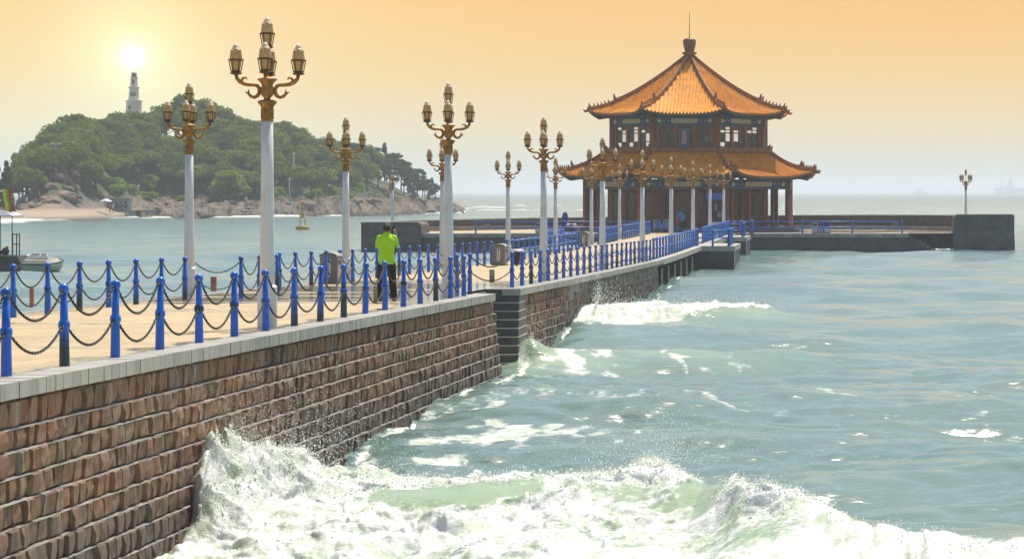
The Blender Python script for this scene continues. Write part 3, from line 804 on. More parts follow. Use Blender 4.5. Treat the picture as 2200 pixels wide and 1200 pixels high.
# curved parapet, built in blocks
pp = thing('parapet_wall', 'long low brown stone parapet curving behind the pavilion platform', 'wall')
NB = 46
for i in range(NB):
    a0, a1 = [PI * (k / NB) for k in (i, i + 1)]
    am = (a0 + a1) / 2
    g = .0012
    def pt(a, r): return (AX + r * math.cos(a), CY + (r + 4) * math.sin(a))
    ztop = 2.30 + .22 * math.cos(am)
    q = [pt(a0 + g, RO - .9), pt(a1 - g, RO - .9), pt(a1 - g, RO), pt(a0 + g, RO)]
    mb = MB().add([(x, y, -2.2) for x, y in q] + [(x, y, ztop) for x, y in q], [(0, 1, 2, 3), (7, 6, 5, 4), (0, 4, 5, 1), (1, 5, 6, 2), (2, 6, 7, 3), (3, 7, 4, 0)])
    bl = mb.build('parapet_block', M['parapet'], pp)
    q = [pt(a0, RO - .96), pt(a1, RO - .96), pt(a1, RO + .04), pt(a0, RO + .04)]
    MB().add([(x, y, ztop + .002) for x, y in q] + [(x, y, ztop + .10) for x, y in q], [(0, 1, 2, 3), (7, 6, 5, 4), (0, 4, 5, 1), (1, 5, 6, 2), (2, 6, 7, 3), (3, 7, 4, 0)]).build('cap', M['concrete'], bl)
    q = [pt(a0, RO - 1.5), pt(a1, RO - 1.5), pt(a1, RO - .901), pt(a0, RO - .901)]
    MB().add([(x, y, PZ) for x, y in q] + [(x, y, PZ + .32) for x, y in q], [(7, 6, 5, 4), (0, 4, 5, 1), (3, 7, 4, 0)]).build('bench_ledge', M['concrete'], bl)
def end_block(label, px0, px1, ytop, Y, round_left, batter):
    x0, x1 = px_x(px0, Y), px_x(px1, Y); zt = px_z(ytop, Y)
    r = .35
    prof = []
    p = thing('parapet_end', label, 'wall block', (0, Y, 0))
    if round_left: prof = [(x0, -2.2), (x1 + batter, -2.2), (x1, zt)] + [(x0 + r - r * math.sin(a), zt - r + r * math.cos(a)) for a in np.linspace(0, PI / 2, 6)]
    else: prof = [(x0 - batter, -2.2), (x1, -2.2)] + [(x1 - r + r * math.cos(a), zt - r + r * math.sin(a)) for a in np.linspace(0, PI / 2, 6)] + [(x0, zt)]
    MB().prism(prof, 'y', .02, 3.6).build('block_core', M['parapet'], p)
    # dressed facing stones with recessed joints
    rs = random.Random(px0); z = -.9
    while z < zt - .06:
        h = min(.40, zt - .02 - z); x = x0 + (.03 if z < zt - .5 else .26) + rs.uniform(0, .3) * 0
        xe = (x1 if not (not round_left and z > zt - .5) else x1 - .26) - .03
        while x < xe - .1:
            w = min(rs.uniform(.6, 1.1), xe - x)
            MB().box(x + .012, x + w - .012, -.045 + rs.uniform(-.012, .012), .03, z + .012, z + h - .012).build('facing_stone', M['facing'], p)
            x += w
        z += h
    return p
M['facing'] = mat('grey_facing_stone', (.115, .112, .115), .65, col2=(.055, .056, .062), vscale=1.3, bump=.5, bscale=8, rnd=.35)
end_block('massive dark stone block ending the parapet at far right, beside a lamp', 2050, 2178, 460.5, 191.0, True, .18)
end_block('massive dark stone block ending the parapet, behind the man in green', 782, 905, 477, 190.8, False, .15)
# white water running off the low ledge
fo = MB(); rs = random.Random(5)
xs = np.linspace(xr + 1.0, px_x(2050, 192), 30)
rows = []
for k, zz in enumerate((.16, .20, .10, -.12)):
    rows.append([(x, 191.45 - .02 * k - rs.uniform(0, .05), (zz if x > xr + 2 else zz - .25 * (xr + 2 - x) - .1) + rs.uniform(-.03, .03)) for x in xs])
v = [p for r_ in rows for p in r_]; fo.add(v, [(j * 30 + i, j * 30 + i + 1, (j + 1) * 30 + i + 1, (j + 1) * 30 + i) for j in range(3) for i in range(29)], True)
kind(fo.build('wash_foam', M['froth']), 'stuff', 'white water running off the low ledge of the platform')

# ------------------------------------------------------------------ island
m, n, l, b = nodes_of('island_ground')
geo = n.new('ShaderNodeNewGeometry'); pos = geo.outputs['Position']
sp = n.new('ShaderNodeSeparateXYZ'); l.new(pos, sp.inputs[0]); sn = n.new('ShaderNodeSeparateXYZ'); l.new(geo.outputs['True Normal'], sn.inputs[0])
rock = mixrgb(n, l, mapr(n, l, noise(n, l, pos, .35, 7, .65), .35, .65), (.185, .135, .095), (.09, .082, .075))
rock = mixrgb(n, l, mapr(n, l, noise(n, l, pos, .12, 4), .5, .65), rock, (.24, .17, .11))
grass = mixrgb(n, l, mapr(n, l, noise(n, l, pos, .5, 5), .35, .65), (.03, .05, .014), (.075, .085, .03))
sand = mixrgb(n, l, noise(n, l, pos, 1.2, 6, .7), (.42, .33, .23), (.28, .21, .15))
isg = mth(n, l, 'MULTIPLY', mapr(n, l, mth(n, l, 'ADD', sp.outputs['Z'], mth(n, l, 'MULTIPLY', noise(n, l, pos, .15), 3)), 4.0, 5.4), 1.0)
c = mixrgb(n, l, isg, rock, grass)
px_ = mth(n, l, 'DIVIDE', sp.outputs['X'], sp.outputs['Y'])
issand = mth(n, l, 'MULTIPLY', mapr(n, l, px_, -.272, -.288), mapr(n, l, sp.outputs['Z'], 2.0, 1.6))
c = mixrgb(n, l, issand, c, sand)
c = mixrgb(n, l, mapr(n, l, sp.outputs['Z'], .9, .3), c, (.055, .048, .04))
l.new(c, b.inputs['Base Color']); b.inputs['Roughness'].default_value = .85
bp = n.new('ShaderNodeBump'); bp.inputs['Distance'].default_value = .5; bp.inputs['Strength'].default_value = .8; l.new(noise(n, l, pos, .8, 8, .65), bp.inputs['Height']); l.new(bp.outputs[0], b.inputs['Normal'])
M['island'] = m
pxs = np.linspace(-420, 1045, 420); ds = np.concatenate([np.linspace(-14, 45, 80), np.linspace(46.5, 205, 60)])
PXg, Dg = np.meshgrid(pxs, ds)
Yg = np.interp(PXg, *SHORE) + Dg; Xg = (PXg - PPX) * Yg / FPX; Zg = island_h(Xg, Yg)
idx = np.arange(Zg.size).reshape(Zg.shape)
F = np.stack([idx[:-1, :-1], idx[:-1, 1:], idx[1:, 1:], idx[1:, :-1]], -1).reshape(-1, 4)
me = bpy.data.meshes.new('island_terrain'); me.from_pydata(np.stack([Xg, Yg, Zg], -1).reshape(-1, 3).tolist(), [], F.tolist()); me.materials.append(m)
kind(link('island_terrain', me), 'structure', 'rocky wooded island with a sand beach across the water')
def isl(px, d):
    Y = float(np.interp(px, *SHORE)) + d; X = (px - PPX) * Y / FPX
    return X, Y, float(island_h(np.array([X]), np.array([Y]))[0])

# ------------------------------------------------------------------ haze over the sea
hz = MB().box(-8600, 8600, -650, 9600, -5.5, 34)
m = bpy.data.materials.new('sea_haze'); m.use_nodes = True; n, l = m.node_tree.nodes, m.node_tree.links
n.clear(); o_ = n.new('ShaderNodeOutputMaterial'); pvn = n.new('ShaderNodeVolumePrincipled')
pvn.inputs['Color'].default_value = (.87, .93, 1.0, 1); pvn.inputs['Density'].default_value = .00031; pvn.inputs['Anisotropy'].default_value = .2
l.new(pvn.outputs[0], o_.inputs['Volume'])
kind(hz.build('haze', m), 'stuff', 'pale sea haze')

# ------------------------------------------------------------------ pavilion
m, n, l, b = nodes_of('glazed_roof_tile')
tc = n.new('ShaderNodeTexCoord'); pos = tc.outputs['Object']
c = mixrgb(n, l, mapr(n, l, noise(n, l, pos, 2.5, 6, .7), .38, .66), (.86, .36, .008), (.58, .20, .006))
c = mixrgb(n, l, mapr(n, l, noise(n, l, pos, .6, 4), .5, .7), c, (.86, .38, .012))
l.new(c, b.inputs['Base Color']); b.inputs['Roughness'].default_value = .55; b.inputs['Specular IOR Level'].default_value = .12
sp = n.new('ShaderNodeSeparateXYZ'); l.new(pos, sp.inputs[0])
wv = mth(n, l, 'SINE', mth(n, l, 'MULTIPLY', sp.outputs['Z'], 42.0))
bp = n.new('ShaderNodeBump'); bp.inputs['Strength'].default_value = .22; bp.inputs['Distance'].default_value = .03; l.new(wv, bp.inputs['Height']); l.new(bp.outputs[0], b.inputs['Normal'])
M['tile'] = m
M['ridge'] = mat('ridge_tile', (.36, .14, .02), .75, col2=(.20, .065, .015), vscale=3, bump=.3, bscale=12)
M['orn'] = mat('ridge_ornament', (.24, .085, .02), .5, col2=(.12, .045, .015), vscale=8, bump=.3)
M['stylobate'] = mat('stylobate_stone', (.17, .165, .16), .7, col2=(.10, .10, .10), vscale=1.5, bump=.4)
# window glass: thin clear pane
m, n, l, b = nodes_of('window_glass')
tr = n.new('ShaderNodeBsdfTransparent'); tr.inputs[0].default_value = (.42, .44, .42, 1)
gl = n.new('ShaderNodeBsdfGlossy'); gl.inputs['Roughness'].default_value = .03
mx = n.new('ShaderNodeMixShader'); fr = n.new('ShaderNodeFresnel'); fr.inputs[0].default_value = 1.5
l.new(fr.outputs[0], mx.inputs[0]); l.new(tr.outputs[0], mx.inputs[1]); l.new(gl.outputs[0], mx.inputs[2]); l.new(mx.outputs[0], n['Material Output'].inputs['Surface'])
M['glass'] = m

pav = thing('pavilion', 'octagonal two-storey pavilion with orange tiled double roof on the round platform', 'pavilion', (PX, PY, PZ))
T8 = math.tan(PI / 8)
def face_pt(j, s, a, z):
    """point on octagon face j: s along the face, a out from the centre, z up"""
    th = -PI / 2 + j * PI / 4
    return (a * math.cos(th) - s * math.sin(th), a * math.sin(th) + s * math.cos(th), z)
def face_box(mb, j, s0, s1, a0, a1, z0, z1):
    v = [face_pt(j, s, a, z) for z in (z0, z1) for a in (a0, a1) for s in (s0, s1)]
    return mb.add(v, [(0, 2, 3, 1), (4, 5, 7, 6), (0, 1, 5, 4), (2, 6, 7, 3), (0, 4, 6, 2), (1, 3, 7, 5)])
ZB = PZ   # world z of local zero
def make_roof(name, at, ae, zt, ze, up, ext, ribs_gap, cap_label):
    zt -= ZB; ze -= ZB
    def P(j, s, v):
        a = at + (ae - at) * v; hw = a * T8
        u = min(abs(s) / max(hw, 1e-4), 1.0)
        k = u ** 3.2 * v ** 2.5
        z = zt - (zt - ze) * (1 - max(0.0, 1 - v) ** 1.32) + up * k
        a2 = a + ext * k; f = a2 / a
        return face_pt(j, s * f, a2, z)
    root = None
    sheet = MB(); NV, NS = 12, 16
    for j in range(8):
        v = []
        for i in range(NV + 1):
            vv = i / NV; hw = (at + (ae - at) * vv) * T8
            v += [P(j, hw * (2 * q / NS - 1), vv) for q in range(NS + 1)]
        sheet.add(v, [(i * (NS + 1) + q, i * (NS + 1) + q + 1, (i + 1) * (NS + 1) + q + 1, (i + 1) * (NS + 1) + q) for i in range(NV) for q in range(NS)], True)
    roof = sheet.build(name, M['tile'], pav)
    rib = MB(); caps = MB()
    for j in range(8):
        hwE = ae * T8; k = int(hwE / ribs_gap)
        for q in range(-k, k + 1):
            s = q * ribs_gap
            v0 = max(0.0, (abs(s) / T8 - at) / (ae - at)) + .012
            if v0 > .97: continue
            pts = [P(j, s, v0 + (1.004 - v0) * i / 9) for i in range(10)]
            pts = [(x, y, z + .035) for x, y, z in pts]
            rib.tube(pts, .062, 6)
            e = Vector(pts[-1])
            th = -PI / 2 + j * PI / 4; d = Vector((math.cos(th), math.sin(th), 0)); sd = Vector((-math.sin(th), math.cos(th), 0))
            ring = [e + sd * .085 * math.cos(t) + Vector((0, 0, .085 * math.sin(t) - .02)) + d * o_ for o_ in (-.02, .05) for t in [2 * PI * w / 8 for w in range(8)]]
            caps.add(ring, [(w, (w + 1) % 8, 8 + (w + 1) % 8, 8 + w) for w in range(8)] + [tuple(range(8, 16))])
    kind(rib.build('tile_ribs', M['tile'], roof), 'stuff')
    kind(caps.build('eave_tile_ends', M['ridge'], roof), 'stuff')
    # hip ridges with their animal figures
    for j in range(8):
        def C(v, dz=0.0):
            a = at + (ae - at) * v; p = P(j, a * T8 * .9999, v); return Vector(p) + Vector((0, 0, dz))
        pts = [C(i / 14) for i in range(15)]
        rings = []
        for i, p in enumerate(pts):
            t = (pts[min(i + 1, 14)] - pts[max(i - 1, 0)]).normalized(); w = t.cross(Vector((0, 0, 1))).normalized()
            h = .34 if i < 11 else .26
            rings.append([p - w * .13 + Vector((0, 0, -.06)), p + w * .13 + Vector((0, 0, -.06)), p + w * .13 + Vector((0, 0, h * .6)), p + w * .07 + Vector((0, 0, h)), p - w * .07 + Vector((0, 0, h)), p - w * .13 + Vector((0, 0, h * .6))])
        rd = MB().loft(rings).build('hip_ridge', M['ridge'], roof)
        th = math.atan2(pts[-1].y - pts[0].y, pts[-1].x - pts[0].x)
        def fig(v, s, nm):
            p = C(v, .24); f = MB()
            d = Vector((math.cos(th), math.sin(th), 0))
            f.tube([p - d * .10 * s, p + Vector((0, 0, .16 * s)), p + d * .02 * s + Vector((0, 0, .34 * s)), p + d * .10 * s + Vector((0, 0, .40 * s))], [.10 * s, .09 * s, .06 * s, .02 * s], 6)
            f.tube([p - d * .10 * s, p - d * .16 * s + Vector((0, 0, .22 * s))], [.04 * s, .015 * s], 5)
            f.build(nm, M['orn'], rd)
        for v in (.80, .835, .87, .905, .94): fig(v, .62, 'ridge_animal')
        fig(.985, .8, 'ridge_animal'); fig(.74, 1.25, 'ridge_beast')
        e = C(1.0); d = (C(1.0) - C(.94)).normalized()
        MB().tube([e - d * .1, e + d * .22 + Vector((0, 0, -.08)), e + d * .38 + Vector((0, 0, .06))], [.13, .11, .03], 6).build('corner_beast', M['orn'], rd)
    return roof, P
def soffit(P, a_in, z_in, roof, nr):
    z_in -= ZB
    sf = MB()
    for j in range(8):
        N = 12; outer = []; inner = []
        for q in range(N + 1):
            f = 2 * q / N - 1
            p = P(j, ae_cur * T8 * f, 1.0); outer.append((p[0] * .985, p[1] * .985, p[2] - .14)); inner.append(face_pt(j, a_in * T8 * f, a_in, z_in))
        sf.add(outer + inner, [(q, q + 1, N + 2 + q, N + 1 + q) for q in range(N)], True)
        top = [P(j, ae_cur * T8 * (2 * q / N - 1), 1.0) for q in range(N + 1)]
        sf.add(outer + [(x * .995, y * .995, z - .01) for x, y, z in top], [(q + 1, q, N + 1 + q, N + 2 + q) for q in range(N)])
    sf.build('eave_soffit', M['green'], roof)
    rf = MB()
    for j in range(8):
        for q in range(nr):
            f = (2 * (q + .5) / nr - 1)
            a = Vector(P(j, ae_cur * T8 * f, 1.0)) + Vector((0, 0, -.19)); a.x *= .975; a.y *= .975
            c = Vector(face_pt(j, a_in * T8 * f * .98, a_in + .1, z_in - .02))
            rf.tube([a, c], .045, 4, smooth=False)
    kind(rf.build('rafters', M['bluegreen'], roof), 'stuff')
# upper roof
ae_cur = 7.5
roofU, PU = make_roof('upper_roof', .35, 7.5, 15.15, 10.50, .42, .36, .27, '')
soffit(PU, 6.25, 10.5, roofU, 26)
# finial
fi = MB().lathe([(.55, -.25), (.50, .05), (.42, .12), (.42, .42), (.60, .50), (.62, .58), (.42, .66), (.36, .70)], 16, (0, 0, 15.05 - ZB)).build('finial', M['ridge'], roofU)
MB().lathe([(.34, 0), (.40, .12), (.52, .62), (.53, .86), (.46, 1.0), (.30, 1.06)], 16, (0, 0, 15.72 - ZB)).build('vase', M['orn'], fi)
MB().lathe([(.05, 0), (.03, .3), (.018, 2.1), (.004, 2.15)], 6, (0, 0, 16.75 - ZB)).build('lightning_rod', M['black'], fi)
# lower roof
ae_cur = 9.75
roofL, PL = make_roof('lower_roof', 6.30, 9.75, 7.62, 5.58, .52, .44, .27, '')
soffit(PL, 8.25, 5.62, roofL, 32)
rb = MB()
for j in range(8): face_box(rb, j, -6.62 * T8, 6.62 * T8, 6.05, 6.62, 7.56 - ZB, 7.72 - ZB); face_box(rb, j, -6.5 * T8, 6.5 * T8, 6.05, 6.5, 7.72 - ZB, 7.95 - ZB)
rb.build('ridge_band', M['ridge'], roofL)
def vert8(k, r): a = -PI / 2 + PI / 8 + k * PI / 4; return r * math.cos(a), r * math.sin(a)
for k in range(8):
    x, y = vert8(k, 7.0)
    f = MB(); f.tube([(x * .98, y * .98, 7.6 - ZB), (x, y, 7.95 - ZB), (x * 1.02, y * 1.02, 8.2 - ZB)], [.2, .15, .03], 6); f.build('ridge_beast', M['orn'], roofL)
# storeys
def storey(r, z0, z1, beam_h, nm, col_r):
    z0 -= ZB; z1 -= ZB; a = r * math.cos(PI / 8)
    for k in range(8):
        x, y = vert8(k, r)
        MB().lathe([(col_r * 1.15, z0), (col_r * 1.15, z0 + .12), (col_r, z0 + .16), (col_r * .96, z1)], 14, (x, y, 0)).build('column', M['red'], pav)
    for j in range(8):
        bm = face_box(MB(), j, -a * T8, a * T8, a - .20, a + .14, z1 - beam_h, z1).build('painted_beam', M['bluegreen'], pav)
        face_box(MB(), j, -a * T8 + .04, a * T8 - .04, a - .24, a + .20, z1 - beam_h - .09, z1 - beam_h - .002).build('gilt_band', M['green'], bm)
        L = a * T8
        # cream picture panel with pointed ends, chevrons and roundels
        zc = z1 - beam_h * .55; hh = beam_h * .27; w = L * .40
        pan = MB(); out = [(-w, zc - hh), (w, zc - hh), (w + .13, zc), (w, zc + hh), (-w, zc + hh), (-w - .13, zc)]
        pan.add([face_pt(j, s, a + .145, z) for s, z in out] + [face_pt(j, s, a + .175, z) for s, z in out], [tuple(range(6, 12))] + [(i, (i + 1) % 6, 6 + (i + 1) % 6, 6 + i) for i in range(6)])
        pan.build('picture_panel', M['cream'], bm)
        for sgn in (-1, 1):
            for q, (f0, mt) in enumerate(((.52, 'signblue'), (.66, 'green'), (.80, 'cream'))):
                s = sgn * L * f0; rr = hh * (.95 if q != 1 else .7)
                d = MB(); N = 8
                pts = [(s + rr * math.cos(2 * PI * i / N), zc + rr * math.sin(2 * PI * i / N)) for i in range(N)]
                d.add([face_pt(j, u, a + .143, z) for u, z in pts] + [face_pt(j, u, a + .168, z) for u, z in pts], [tuple(range(N, 2 * N))] + [(i, (i + 1) % N, N + (i + 1) % N, N + i) for i in range(N)])
                rd_ = d.build('roundel', M[mt], bm)
                face_box(MB(), j, s - .03, s + .03, a + .169, a + .18, zc - .03, zc + .03).build('roundel_dot', M['paper'], rd_)
            for f0 in (.58, .90):
                s = sgn * L * f0; ch = MB()
                for dz in (-1, 1):
                    v = [face_pt(j, s + sgn * o_, a + dd, zc + dz * zz) for dd in (.143, .165) for o_, zz in ((0, 0), (.05, 0), (-.07, hh * 1.2), (-.12, hh * 1.2))]
                    ch.add(v, [(0, 1, 2, 3), (4, 5, 6, 7), (0, 4, 5, 1), (1, 5, 6, 2), (2, 6, 7, 3), (3, 7, 4, 0)])
                ch.build('chevron', M['teal'], bm)
        # bracket sets under the eaves
        nb = 7
        for i in range(nb):
            s = L * (2 * (i + .5) / nb - 1) * .96
            br = MB(); face_box(br, j, s - .12, s + .12, a + .0, a + .26, z1 + .002, z1 + .13); face_box(br, j, s - .24, s + .24, a + .10, a + .24, z1 + .13, z1 + .24); face_box(br, j, s - .07, s + .07, a - .1, a + .48, z1 + .24, z1 + .34)
            o_ = br.build('bracket', M[('orange', 'teal', 'signblue')[(i + j) % 3] if i % 2 else 'orange'], pav)
storey(6.45, 7.86, 10.36, .66, 'upper', .26)
storey(8.67, 1.62, 5.42, .68, 'lower', .23)
aL = 8.67 * math.cos(PI / 8)
for j in range(8):
    for f in (-.5, .5):
        x, y, _ = face_pt(j, f * aL * T8, aL, 0)
        MB().lathe([(.22, 1.62 - ZB), (.22, 1.74 - ZB), (.18, 1.78 - ZB), (.175, 4.74 - ZB)], 12, (x, y, 0)).build('column', M['darkred'], pav)
# upper storey windows: three bays a side, timber frames with panes
aU = 6.45 * math.cos(PI / 8) - .12; rw = random.Random(6)
z0, z1 = 7.95 - ZB, 9.62 - ZB
for j in range(8):
    L = aU * T8 - .28
    edges = [-L, -L / 3 - .02, L / 3 + .02, L]
    for q in range(4):
        s = edges[q]
        face_box(MB(), j, s - .13, s + .13, aU - .10, aU + .10, z0, z1).build('mullion', M['red'], pav)
    for q in range(3):
        s0, s1 = edges[q] + .13, edges[q + 1] - .13
        wd = MB(); t = .05
        hz_ = [z0, z0 + .36, z0 + .42 + .02, z1 - .50, z1 - .26, z1 - .02]
        for zz in (z0 + .03, z0 + .42, z1 - .56, z1 - .30, z1 - .05): face_box(wd, j, s0, s1, aU - .04, aU + .04, zz - .04, zz + .04)
        sm = (s0 + s1) / 2
        for ss in (s0 + .03, s1 - .03): face_box(wd, j, ss - .03, ss + .03, aU - .038, aU + .038, z0, z1)
        face_box(wd, j, sm - .03, sm + .03, aU - .036, aU + .036, z0, z1)
        w_ = wd.build('window', M['frame'], pav)
        for (za, zb_) in ((z0 + .07, z0 + .38), (z0 + .46, z1 - .60), (z1 - .52, z1 - .34), (z1 - .26, z1 - .09)):
            for (sa, sb) in ((s0 + .06, sm - .03), (sm + .03, s1 - .06)):
                face_box(MB(), j, sa, sb, aU - .006, aU + .006, za, zb_).build('pane', M['glass'] if rw.random() < .45 else M['pane_dark'], w_)
face = MB()
fl_ = MB(); fl_.add([face_pt(j, -6.1 * T8, 6.1, 7.8 - ZB) for j in range(8)], [tuple(range(8))]); fl_.add([face_pt(j, -6.1 * T8, 6.1, 10.3 - ZB) for j in range(8)], [tuple(range(8))])
fl_.build('upper_floor', M['darkred'], pav)
MB().box(-.9, .9, -.5, .5, 7.82 - ZB, 9.0 - ZB).build('stair_housing', M['darkred'], pav)
# ground storey inner wall
aG = 6.05
for j in range(8):
    L = aG * T8
    zb_, zt_ = 1.62 - ZB, 5.3 - ZB
    wl_ = face_box(MB(), j, -L, L, aG - .25, aG, zb_, zt_).build('inner_wall', M['darkred'], pav)
    for s in (-L, -L * .36, L * .36):
        face_box(MB(), j, s - .16, s + .16, aG + .001, aG + .12, zb_, zt_).build('pilaster', M['red'], pav)
    def win(s0, s1, za, zc, nm='window'):
        w_ = MB(); t = .07
        face_box(w_, j, s0 - t, s1 + t, aG + .001, aG + .07, zc, zc + t); face_box(w_, j, s0 - t, s1 + t, aG + .001, aG + .07, za - t, za)
        face_box(w_, j, s0 - t, s0, aG + .001, aG + .068, za, zc); face_box(w_, j, s1, s1 + t, aG + .001, aG + .068, za, zc)
        o_ = w_.build(nm, M['red'], pav)
        face_box(MB(), j, s0, s1, aG + .001, aG + .02, za, zc).build('pane', M['pane_dark'], o_)
        return o_
    for sg in (-1, 1):
        for c_ in (.52, .78): win(sg * L * c_ - .26, sg * L * c_ + .26, 2.5 - ZB, 4.35 - ZB)
    if j == 0:
        dr_ = win(-.62, .62, 1.66 - ZB, 4.3 - ZB, 'door')
        face_box(MB(), j, -.6, .6, aG + .022, aG + .05, 3.62 - ZB, 3.70 - ZB).build('transom', M['red'], dr_)
        face_box(MB(), j, -.58, .58, aG + .022, aG + .028, 3.72 - ZB, 4.26 - ZB).build('fanlight', M['pane_dark'], dr_)
    else: win(-.42, .42, 2.5 - ZB, 4.35 - ZB)
# stone base in two steps
for rr, za, zc in ((9.6, PZ - .02, 1.47), (9.15, 1.47, 1.62)):
    o_ = MB(); o_.add([(*vert8(k, rr), za - ZB) for k in range(8)] + [(*vert8(k, rr), zc - ZB) for k in range(8)], [tuple(range(8, 16))] + [(k, (k + 1) % 8, 8 + (k + 1) % 8, 8 + k) for k in range(8)])
    o_.build('stone_base', M['stylobate'], pav)
cl = MB(); cl.add([face_pt(j, -8.2 * T8, 8.2, 5.35 - ZB) for j in range(8)], [tuple(range(8))]); cl.build('porch_ceiling', M['green'], pav)
# name board with its three gilt characters
nbz = 7.95 - ZB
brd = MB(); brd.box(-.44, .44, -.07, .05, 0, 1.52)
sgn = brd.build('name_board', M['teal'], pav, (0, -6.62, nbz - .08), (R(-8), 0, 0))
MB().box(-.31, .31, -.095, -.071, .13, 1.40).build('blue_panel', M['signblue'], sgn)
def text_mesh(body, size, ext, material, parent, loc, rot, name):
    cu = bpy.data.curves.new(name, 'FONT'); cu.body = body; cu.size = size; cu.extrude = ext; cu.align_x = 'CENTER'; cu.align_y = 'CENTER'; cu.space_line = .92
    cu.offset = .006 * size / .4
    tmp = bpy.data.objects.new(name, cu); COL.objects.link(tmp)
    dg = bpy.context.evaluated_depsgraph_get()
    me = bpy.data.meshes.new_from_object(tmp.evaluated_get(dg))
    bpy.data.objects.remove(tmp); me.materials.clear(); me.materials.append(material)
    return link(name, me, parent, loc, rot)
for ch, zz in (('\u8fe5', 1.14), ('\u6f9c', .765), ('\u9601', .39)):
    text_mesh(ch, .40, .008, M['signgold'], sgn, (0, -.105, zz), (R(90), 0, 0), 'gilt_character')

# ------------------------------------------------------------------ street lamps
def lantern(root, x, y, z, s=1.0):
    """z = underside of the lantern cup"""
    c = MB()
    c.lathe([(.045, 0), (.085, .012), (.105, .03), (.075, .04), (.07, .07)], 6, smooth=False)
    c.lathe([(.098, .225), (.122, .232), (.122, .248), (.10, .256)], 6, smooth=False, cap=False)
    for k in range(6):
        a = 2 * PI * k / 6
        c.tube([(.078 * math.cos(a), .078 * math.sin(a), .05), (.112 * math.cos(a), .112 * math.sin(a), .235)], .008, 4, smooth=False)
    la = c.build('lantern', M['cage'], root, (x, y, z))
    MB().lathe([(.06, .05), (.092, .228)], 6, smooth=False).build('lower_pane', M['globe'], la)
    MB().lathe([(.100, .25), (.100, .27), (.093, .33), (.080, .39), (.064, .43)], 12).build('globe', M['globe'], la)
    tp = MB(); tp.lathe([(.070, .40), (.067, .415), (.056, .445), (.038, .478), (.016, .498), (.001, .502)], 12)
    for k in range(4):
        a = PI / 4 + PI / 2 * k
        tp.tube([(.083 * math.cos(a + d), .083 * math.sin(a + d), .372 + h) for d, h in ((-.5, -.005), (-.25, .02), (0, .028), (.25, .02), (.5, -.005))], .009, 4)
    tp.build('globe_tip', M['globe_tip'], la)
    return la
def make_lamp():
    rt = thing('street_lamp', 'x', 'lamp')
    MB().bevbox(-.15, .15, -.15, .15, 0, .70, .05).build('plinth', M['white'], rt)
    MB().lathe([(.122, .68), (.115, 1.2), (.099, 2.4), (.091, 3.32)], 16).build('pole', M['white'], rt)
    c = MB(); c.lathe([(.098, 3.30), (.102, 3.31), (.092, 3.33), (.092, 3.50), (.11, 3.55), (.150, 3.59), (.150, 3.625), (.09, 3.645)], 16)
    for k in range(12):
        a = 2 * PI * k / 12; c.tube([(.093 * math.cos(a), .093 * math.sin(a), 3.335), (.093 * math.cos(a), .093 * math.sin(a), 3.50)], .009, 4)
    for k in range(8):
        a = 2 * PI * (k + .5) / 8; c.ball((.10 * math.cos(a), .10 * math.sin(a), 3.36), .012, 5, 4)
    c.build('collar', M['gold'], rt)
    u = MB(); u.lathe([(.05, 3.645), (.055, 3.68), (.09, 3.71), (.105, 3.77), (.105, 3.83), (.085, 3.87), (.10, 3.91), (.14, 3.95), (.158, 3.965), (.158, 3.98), (.12, 3.99), (.06, 4.01), (.03, 4.02)], 12)
    u.build('urn', M['gold'], rt)
    MB().lathe([(.02, 4.0), (.016, 4.3), (.03, 4.42), (.045, 4.47)], 8).build('stem', M['gold'], rt)
    arm = MB()
    P3 = lambda q: [(x, 0, z) for x, z in q]
    arm.tube(P3([(.09, 3.80), (.121, 3.803), (.132, 3.835), (.155, 3.865), (.194, 3.881), (.275, 3.884), (.356, 3.897), (.428, 3.930), (.475, 3.985), (.49, 4.05)]), [.036, .033, .031, .03, .029, .031, .034, .034, .03, .027], 8, flat=.8)
    arm.tube(P3([(.118, 3.81), (.125, 3.755), (.15, 3.71), (.20, 3.683), (.255, 3.70), (.29, 3.745)]), [.033, .033, .031, .03, .028, .026], 8, flat=.8)
    arm.tube(P3([(.285, 3.735), (.31, 3.755), (.352, 3.772)]), [.02, .02, .003], 6, flat=.6); arm.tube(P3([(.285, 3.735), (.292, 3.765), (.29, 3.82)]), [.018, .017, .003], 6, flat=.6)
    arm.tube(P3([(.41, 3.925), (.395, 3.965), (.372, 3.992), (.342, 4.0), (.322, 3.985), (.326, 3.962)]), [.03, .025, .02, .016, .013, .006], 7, flat=.7)
    me = arm.mesh('arm', M['gold'])
    for k in range(4): link('arm', me, rt, (0, 0, 0), (0, 0, k * PI / 2))
    for k in range(4): lantern(rt, .49 * math.cos(k * PI / 2), .49 * math.sin(k * PI / 2), 4.04)
    lantern(rt, 0, 0, 4.465)
    return rt
lamp0 = make_lamp()
LX_R, LX_L = -9.35, -15.38
lampY = [41.05 + 18.5 * i for i in range(9)]
first = True
def put_lamp(x, y, z, rz, label, group):
    global first
    o = lamp0 if first else copy_tree(lamp0); first = False
    o.location = (x, y, z); o.rotation_euler = (0, 0, rz); tag(o, label, 'lamp', group)
rl = random.Random(4)
for i, y in enumerate(lampY):
    lab = 'tall white five-lantern street lamp nearest the camera' if i == 0 else f'white five-lantern street lamp, {ordn(i + 1)} of the row along the seaward rail'
    put_lamp(LX_R, y, deckz(y), math.atan2(-LX_R, y) + R(-4 if i == 0 else rl.uniform(-3, 3)), lab, 'street lamps along the seaward rail')
for i, y in enumerate(lampY[1:8]):
    put_lamp(LX_L, y, deckz(y), math.atan2(-LX_L, y) + R(-8 if i == 0 else rl.uniform(-6, 6)), f'white five-lantern street lamp, {ordn(i + 1)} of the row along the island-side rail', 'street lamps along the island-side rail')
